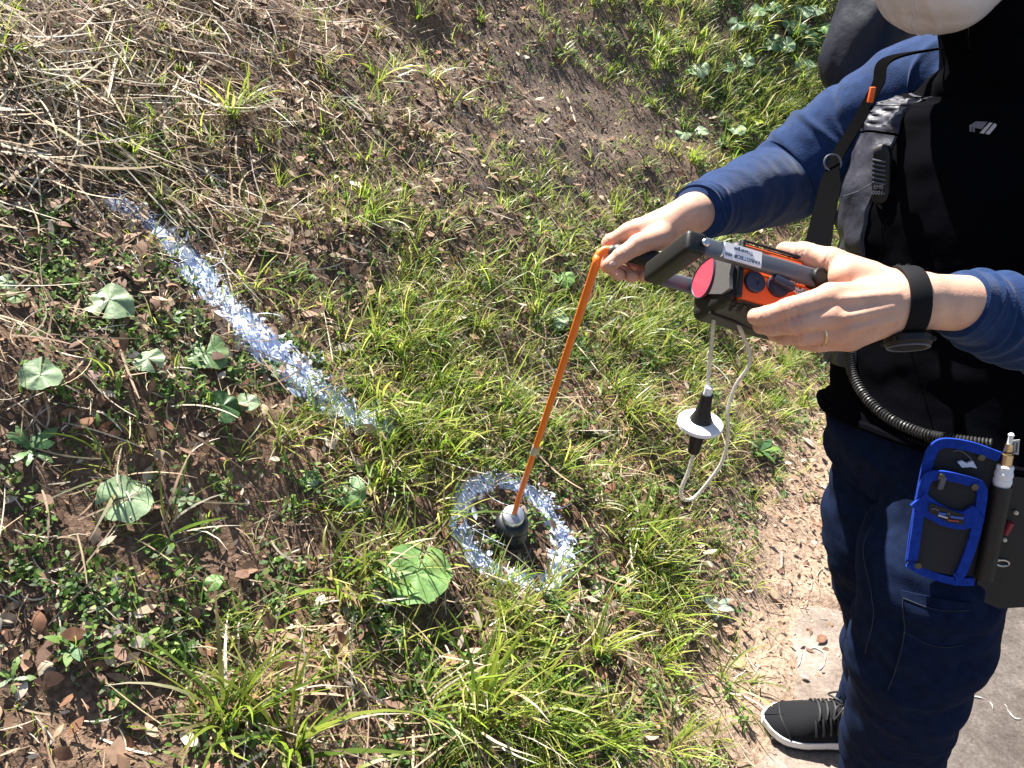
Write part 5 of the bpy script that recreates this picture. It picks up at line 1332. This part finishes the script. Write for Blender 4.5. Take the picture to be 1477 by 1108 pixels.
# ------------------------------------------------------------------ wristwatch and ring
wc = P(1304, 436, 0.762); wax = nrm(P(1345, 434, 0.765) - P(1275, 434, .768)); view = nrm(CAMP - wc)
w1 = nrm(view - np.dot(view, wax) * wax); w2 = np.cross(wax, w1)
wt = thing('wristwatch', wc, 'black rubber wristwatch on the left wrist', 'watch')
ctr = P(1306, 434, 0.768)
WB = BVHTree.FromPolygons([Vector(v) for v in lv], lfc.tolist())
def skin_r(dirv, cc):
    h = WB.ray_cast(Vector(cc), Vector(dirv)); return h[3] if h[0] is not None else 0.029
prof = []
for k in range(72):
    a = 2 * math.pi * k / 72; dv = nrm(math.cos(a) * w1 + math.sin(a) * w2); r = max(skin_r(dv, ctr - wax * .008), skin_r(dv, ctr + wax * .008)); prof.append((dv, r))
rr = np.array([r for _, r in prof]); rr = np.minimum(rr, 0.036); rr = np.convolve(np.pad(rr, 4, 'wrap'), np.ones(9) / 9, 'valid')
V = []
for i, (dv, _) in enumerate(prof):
    for off, dw in ((.0006, -.0098), (.0028, -.0101), (.0034, -.0078), (.0034, .0078), (.0028, .0101), (.0006, .0098)): V.append(ctr + wax * dw + dv * (rr[i] + off))
F = [[i * 6 + k, i * 6 + (k + 1) % 6, ((i + 1) % 72) * 6 + (k + 1) % 6, ((i + 1) % 72) * 6 + k] for i in range(72) for k in range(6)]
m = MB(); m.add(V, F); ws = m.build('strap', mat('soft black rubber', (0.006, 0.006, 0.0075), 0.75, spec=0.15), wt)
# watch head sits on the lower, outer side of the wrist
hd = nrm(P(1300, 486, .763) - ctr); hd = nrm(hd - np.dot(hd, wax) * wax); i_ = int(np.argmax([np.dot(dv, hd) for dv, _ in prof]))
hcn = ctr + hd * (rr[i_] + 0.003)
m = MB(); m.lathe(hcn, hd, [(-.002, .017), (.001, .0215), (.007, .0222), (.010, .0205), (.0115, .0178), (.0105, .0165)], 24); wh = m.build('case', blk_m, wt)
m = MB(); m.tube([hcn + hd * .0112 + .0188 * (math.cos(a) * wax + math.sin(a) * np.cross(hd, wax)) for a in np.linspace(0, 6.2832, 37)], .0012, 6, cap=False); m.build('bezel', grey_m, wh)
m = MB(); m.lathe(hcn + hd * .0098, hd, [(0, .0163), (.0006, .0163)], 24); m.build('dial', mat('watch glass', (0.03, 0.033, 0.03), 0.12, spec=0.7), wh)
for a in (0.6, 2.5, 3.8, 5.6):
    cdir = math.cos(a) * wax + math.sin(a) * np.cross(hd, wax); m = MB(); m.lathe(hcn + hd * .005 + cdir * .021, cdir, [(0, .0022), (.0035, .0022), (.004, .0018)], 10); m.build('button', steel_m if False else blk_m, wh)
for dw in (-.0045, .0045):
    for a_i in range(-3, 4):
        dv, _ = prof[(i_ + 30 + a_i * 2) % 72]; m = MB(); m.box(ctr + dv * (rr[(i_ + 30 + a_i * 2) % 72] + .0042) + wax * dw, (.0016, .0016, .0006), np.stack([wax, np.cross(dv, wax), dv])); m.build('strap_hole', grip_m, ws)
gold_m = mat('pale gold', (0.80, 0.62, 0.40), 0.25, metal=1.0)
rc0 = lf[2][0][0] * .55 + lf[2][1][0] * .45; rax = nrm(lf[2][1][0] - lf[2][0][0]); ra = nrm(np.cross(rax, [0, 0, 1])); rb_ = np.cross(rax, ra)
m = MB(); m.tube([rc0 + .0123 * (math.cos(a) * ra + math.sin(a) * rb_) for a in np.linspace(0, 6.2832, 40)], 0.0012, 6, cap=False)
tag(m.build('finger_ring', gold_m), 'thin pale gold ring on the left hand', 'ring')

# ------------------------------------------------------------------ speaker microphone with coiled cord
mc, mn = hit(VB, 1271, 248)
mn = nrm(FB * 0.75 + np.array([-0.05, -0.55, 0.1])); MO = mc + mn * 0.022
mic = thing('speaker_microphone', MO, 'black ribbed speaker microphone clipped to the vest front', 'microphone')
mp = lambda a, b, o=0.0: PPl(a, b, MO + mn * o, mn)
outl = [(1259, 214), (1268, 209), (1279, 210), (1284, 222), (1284, 260), (1282, 285), (1276, 293), (1264, 295), (1258, 287), (1257, 250)]
pl = catmull([mp(*q) for q in outl + outl[:1]], 50)[:-1]
cen = pl.mean(0); m = MB()
lay = [(-0.016, .86), (-0.012, 1.0), (-0.003, 1.0), (0.0, .93), (0.0012, .80)]
V = np.concatenate([cen + (pl - cen) * k + mn * z for z, k in lay]); n = len(pl)
F = [[i * n + k, i * n + (k + 1) % n, (i + 1) * n + (k + 1) % n, (i + 1) * n + k] for i in range(len(lay) - 1) for k in range(n)] + [list(range(n))[::-1], [4 * n + k for k in range(n)]]
m.add(V, F); mb_ = m.build('housing', blk_m, mic)
for k in range(6):
    y = 230 + k * 6.5; m = MB(); m.tube([mp(1259, y, .001), mp(1268, y + 2, .003), mp(1277, y + 3.5, .001)], 0.0013, 6); m.build('grille_rib', grey_m, mb_)
for k, tx in enumerate(('EMS', '0001-')):
    text(tx, 'lettering', mat('faded print', (0.35, 0.35, 0.36), 0.6), mb_, mp(1267, 270 + k * 8.5, .0016), mp(1290, 271) - mp(1260, 270), mn, 0.0075)
m = MB(); m.tube(catmull([mp(1266, 294), mp(1274, 305, -.004), mp(1275, 330, -.006), mp(1262, 355, -.004), mp(1258, 372, -.008)], 30), 0.0022, 8); m.build('cable', blk_m, mic)
m = MB(); m.tube([mp(1257, 265, -.004), PY(1238, 276, mc[1] - 0.01), P(1205, 287, 1.0)], 0.0008, 6); m.build('lanyard', grey_m, mic)
# coiled cord from the vest to the radio at the hip
cpx = [(1224, 505, -.0), (1230, 540, 0), (1250, 575, 0), (1285, 605, 0), (1330, 625, 0), (1375, 634, 0), (1430, 641, 0)]
allv = []
PLB = BVHTree.FromPolygons([v.co.copy() for v in trous.data.vertices], [list(p.vertices) for p in trous.data.polygons])
path = []
for a, b, _ in cpx:
    hs_ = [x for x in (hit(VB, a, b)[0], hit(PLB, a, b)[0]) if x is not None]
    path.append(min((proj(x)[2] for x in hs_), default=1.0) - 0.012)
path = np.minimum.accumulate(np.array(path))
q = catmull([P(a, b, t) for (a, b, _), t in zip(cpx, path)], 900); T = nrm(np.gradient(q, axis=0)); N = nrm(np.cross(T, [0.2, 0.3, 1])); Bn = np.cross(T, N)
an = np.linspace(0, 2 * math.pi * 62, 900)[:, None]; hx = q + 0.0062 * (np.cos(an) * N + np.sin(an) * Bn)
m = MB(); m.tube(hx, 0.0017, 5); m.build('coiled_cord', mat('cord rubber', (0.022, 0.022, 0.022), 0.45), mic)

# ------------------------------------------------------------------ tool pouch on the hip
h0, _ = hit(LGB, 1380, 740); h1, _ = hit(PLB, 1400, 660)
pn = nrm(np.array([-0.22, -0.95, 0.20]))
tt = min([proj(x)[2] for x in (h0, h1) if x is not None]) - 0.035
PO = P(1378, 740, tt)
tp = thing('tool_pouch', PO, 'black tool pouch with bright blue edging on the left hip', 'pouch')
pp = lambda a, b, o=0.0: PPl(a, b, PO + pn * o, pn)
def zoomp(x, y): return 1290 + x * 187 / 767, 610 + y * 270 / 1108
cord_m = mat('black cordura', (0.013, 0.013, 0.017), 0.85, bump=[(500, 0.5, 0.001)])
blue_m = mat('blue webbing', (0.010, 0.040, 0.30), 0.85, spec=0.12, var=(120, 0.75, 1.2), bump=[(700, 0.7, 0.001)])
back = [(95, 800), (150, 480), (200, 200), (240, 130), (300, 110), (450, 130), (640, 190), (620, 330), (560, 640), (480, 940), (330, 920), (190, 880)]
m = MB(); m.slab([pp(*zoomp(*q)) for q in back], pn, 0.014); bk = m.build('back_panel', cord_m, tp)
def trim(pts, w, o, name='edging', par=tp, closed=False, mm=blue_m):
    q = [pp(*zoomp(*p_), o) for p_ in pts]
    if closed: q = q + q[:2]
    q = catmull(q, 14 * len(q))
    m = MB(); m.add(*ribbon(q, w, 0.0022, np.cross(np.gradient(q, axis=0), pn))); return m.build(name, mm, par)
trim([(95, 820), (120, 640), (160, 420), (205, 210), (245, 140), (310, 118), (450, 140), (620, 200)], .0062, 0.003)
trim([(85, 830), (140, 865), (240, 905), (360, 935), (470, 938)], .0055, 0.003)
front = [(120, 800), (150, 600), (185, 350), (225, 305), (320, 305), (480, 345), (520, 390), (510, 520), (440, 800), (390, 905), (250, 885), (140, 850)]
m = MB(); m.slab([pp(*zoomp(*q), 0.013) for q in front], pn, 0.012); fp = m.build('front_pocket', cord_m, tp)
trim([(105, 810), (130, 640), (160, 440), (190, 340), (235, 312), (320, 315), (470, 352), (510, 380), (515, 450), (480, 640), (430, 800), (385, 900), (355, 910)], .0060, 0.016, par=fp)
trim([(140, 450), (200, 500), (300, 555), (410, 575), (500, 530)], .0122, 0.018, name='pocket_band', par=fp)
bd = [(210, 475), (300, 505), (415, 548), (410, 605), (310, 585), (205, 530)]
m = MB(); m.slab([pp(*zoomp(*q), 0.0225) for q in bd], pn, 0.002); bad = m.build('badge', blk_m, fp, smooth=False)
bpz = lambda x, y, o=0.0235: pp(1325 + x * 90 / 1246, 700 + y * 80 / 1108, o)
def stroke(pts, w, mm, name='badge_mark'):
    m = MB(); m.add(*ribbon(catmull([bpz(*p_) for p_ in pts], 20), w, 0.0004, np.cross(np.gradient(catmull([bpz(*p_) for p_ in pts], 20), axis=0), pn))); m.build(name, mm, bad)
bs = mat('badge silver', (0.55, 0.55, 0.6), 0.4); bb_ = mat('badge blue', (0.03, 0.10, 0.45), 0.5); br = mat('badge red', (0.45, 0.05, 0.03), 0.5); bg_ = mat('badge dull', (0.10, 0.10, 0.13), 0.5)
stroke([(390, 600), (480, 625), (580, 655)], .0009, bs); stroke([(590, 690), (650, 705), (800, 720)], .0008, br); stroke([(400, 560), (480, 575), (550, 580)], .0016, bb_)
stroke([(640, 625), (740, 645), (900, 660)], .0014, bb_); stroke([(260, 480), (310, 465), (370, 490), (400, 510)], .0007, bg_); stroke([(570, 590), (600, 550), (620, 620)], .0006, bg_)
for (x, y) in ((278, 320), (475, 380), (515, 205), (140, 845)):
    m = MB(); m.lathe(pp(*zoomp(x, y), 0.019 if y > 250 else 0.004), pn, [(0, .0045), (.0015, .0042), (.002, .001)], 14); m.build('rivet', mat('dark brass', (0.10, 0.085, 0.06), 0.4, metal=0.8), tp)
m = MB(); m.box(pp(*zoomp(278, 355), 0.017), (.0035, .003, .009), None, .001); m.build('pull_tab', grey_m, tp)
ws_ = [(375, 235), (400, 225), (430, 240), (465, 225), (490, 270), (455, 262), (400, 265)]
m = MB(); m.slab([pp(*zoomp(*q), 0.006) for q in ws_], pn, 0.004); m.build('paper_tag', mat('pale blue paper', (0.55, 0.62, 0.75), 0.7), tp, smooth=False)
m = MB(); m.tube(catmull([pp(*zoomp(350, 170), .004), pp(*zoomp(390, 165), .006), pp(*zoomp(440, 200), .006), pp(*zoomp(470, 240), .005)], 14), .0008, 5); m.build('tag_string', grey_m, tp)

# leather tube with a brass-tipped pen
pen = thing('pen_holster', pp(1440, 760, -0.01), 'narrow black tube holster holding a white and brass tipped probe pen', 'holster')
zp_ = lambda x, y, o=0.004: pp(*zoomp(x, y), o)
t0, t1 = zp_(635, 370), zp_(530, 920); axp = nrm(t0 - t1); k2 = proj(t0)[2] / FPX * 187 / 767
m = MB(); m.tube([t1, t1 + (t0 - t1) * .03, t1 + (t0 - t1) * .97, t0], [50 * k2, 54 * k2, 56 * k2, 55 * k2], 24); m.build('tube', leather_m, pen)
penb = mat('brass', (0.62, 0.48, 0.28), 0.3, metal=1.0)
m = MB(); m.lathe(t0, axp, [(-.01, 44 * k2), (.002, 46 * k2), (.004, 50 * k2), (.008, 50 * k2), (.010, 46 * k2), (.014, 50 * k2), (.018, 48 * k2), (.020, 44 * k2), (.026, 46 * k2), (.028, 40 * k2)], 26); ps = m.build('white_collar', white_m, pen)
m = MB(); m.lathe(t0 + axp * .026, axp, [(0, 34 * k2), (.016, 32 * k2), (.0165, 24 * k2), (.019, 24 * k2), (.0195, 25 * k2), (.030, 20 * k2)], 24); m.build('brass_tip', penb, ps)
m = MB(); m.lathe(t0 + axp * .0445, axp, [(0, 26 * k2), (.0018, 26 * k2)], 20); m.build('black_band', blk_m, ps)
m = MB(); m.lathe(t0 + axp * .055, axp, [(0, 14 * k2), (.010, 13 * k2), (.013, 17 * k2), (.015, 10 * k2)], 16); m.build('white_point', white_m, ps)
# black leather holster behind it, with a pale tag
hol = thing('leather_holster', pp(1450, 850, -.02), 'black leather holster behind the pen tube at the right edge', 'holster')
ho = [(590, 830), (620, 600), (700, 300), (900, 300), (960, 500), (940, 900), (800, 1090), (620, 1100), (500, 1050), (490, 940)]
m = MB(); m.slab([zp_(x, y, -.012) for x, y in ho], pn, 0.03); m.build('body', leather_m, hol)
c = zp_(640, 830, -.010); m = MB(); m.tube([c + .0075 * math.cos(a) * nrm(np.cross(pn, UP)) + .005 * math.sin(a) * UP for a in np.linspace(0, 6.283, 24)], .0014, 6, cap=False); m.build('eyelet', steel_m, hol)
m = MB(); m.tube([zp_(690, 590, -.006), zp_(655, 660, -.006)], [.0045, .0035], 10); m.build('red_pull', mat('dark red plastic', (0.25, 0.01, 0.03), 0.5), hol)
for x, y in ((718, 530), (650, 690)):
    m = MB(); m.lathe(zp_(x, y, -.008), pn, [(0, .0030), (.003, .0026), (.004, .001)], 12); m.build('stud', mat('bone bead', (0.6, 0.55, 0.42), 0.5), hol)
tg = [(690, 105), (742, 100), (735, 190), (685, 180)]
m = MB(); m.slab([zp_(x, y, -.002) for x, y in tg], pn, .001); tgo = m.build('pale_tag', mat('grey card', (0.45, 0.45, 0.42), 0.7), hol, smooth=False)
m = MB(); m.tube([zp_(x, y, -.0012) for x, y in ((702, 170), (705, 120), (728, 118), (722, 175), (700, 172))], .0007, 5); m.build('tag_print', ink_m, tgo)

# ------------------------------------------------------------------ shoulder bag behind the raised arm
bag_m = mat('navy nylon bag', (0.009, 0.012, 0.022), 0.5, spec=0.35, bump=[(14, 0.4, 0.012), (160, 0.2, 0.001)])
bc = P(1288, 12, 1.31)
def bag_sdf(p):
    a = nrm(np.array([0.85, 0.5, 0.0])); b = np.array([-a[1], a[0], 0.0])
    q = p - bc; sl_ = 0.42
    u = q @ a - 0.0; v = q @ b; w = q[:, 2]
    u = u - sl_ * w * 0.9
    k = np.stack([u / 0.098, v / 0.075, w / 0.152], 1)
    d = ((np.abs(k) ** 2.6).sum(1) ** (1 / 2.6) - 1) * 0.085
    return d + 0.004 * noise3(p, 16) + 0.003 * noise3(p * np.array([1, 1, .4]), 40)
gv, gf = surf(bag_sdf, bc - 0.30, bc + 0.30, 0.007)
bag = thing('shoulder_bag', bc, 'dark navy shoulder bag hanging behind the raised blue sleeve', 'bag')
mesh_np('bag_body', gv, gf, bag_m, bag)
m = MB(); m.add(*ribbon(catmull([bc + np.array([0.05, 0.0, 0.14]), bc + np.array([0.06, -0.07, 0.10]), np.array([0.74, 1.28, 1.40]), np.array([0.75, 1.18, 1.425]), np.array([0.78, 1.12, 1.36])], 30), 0.012, 0.0015, FB)); m.build('bag_strap', black_cloth_m, bag)

if DBG:
    for nm, q in dict(FTL=D(-.048,-.034,.004), FBL=D(-.048,.034,.004), FTR=D(.084,-.034,.004), FBR=D(.084,.034,.004), BBL=D(-.048,.034,-.096), BTL=D(-.048,-.034,-.096), BBR=D(.084,.034,-.096), armL=D(a0l,aw,hn_), armR=D(a1l,aw,hn_)).items(): print('DBG', nm, [round(float(v), 3) for v in proj(q)], [round(float(v),3) for v in q])
    print('DBG axes', OL, OW, ON, a0l, a1l, a0w, a1w)
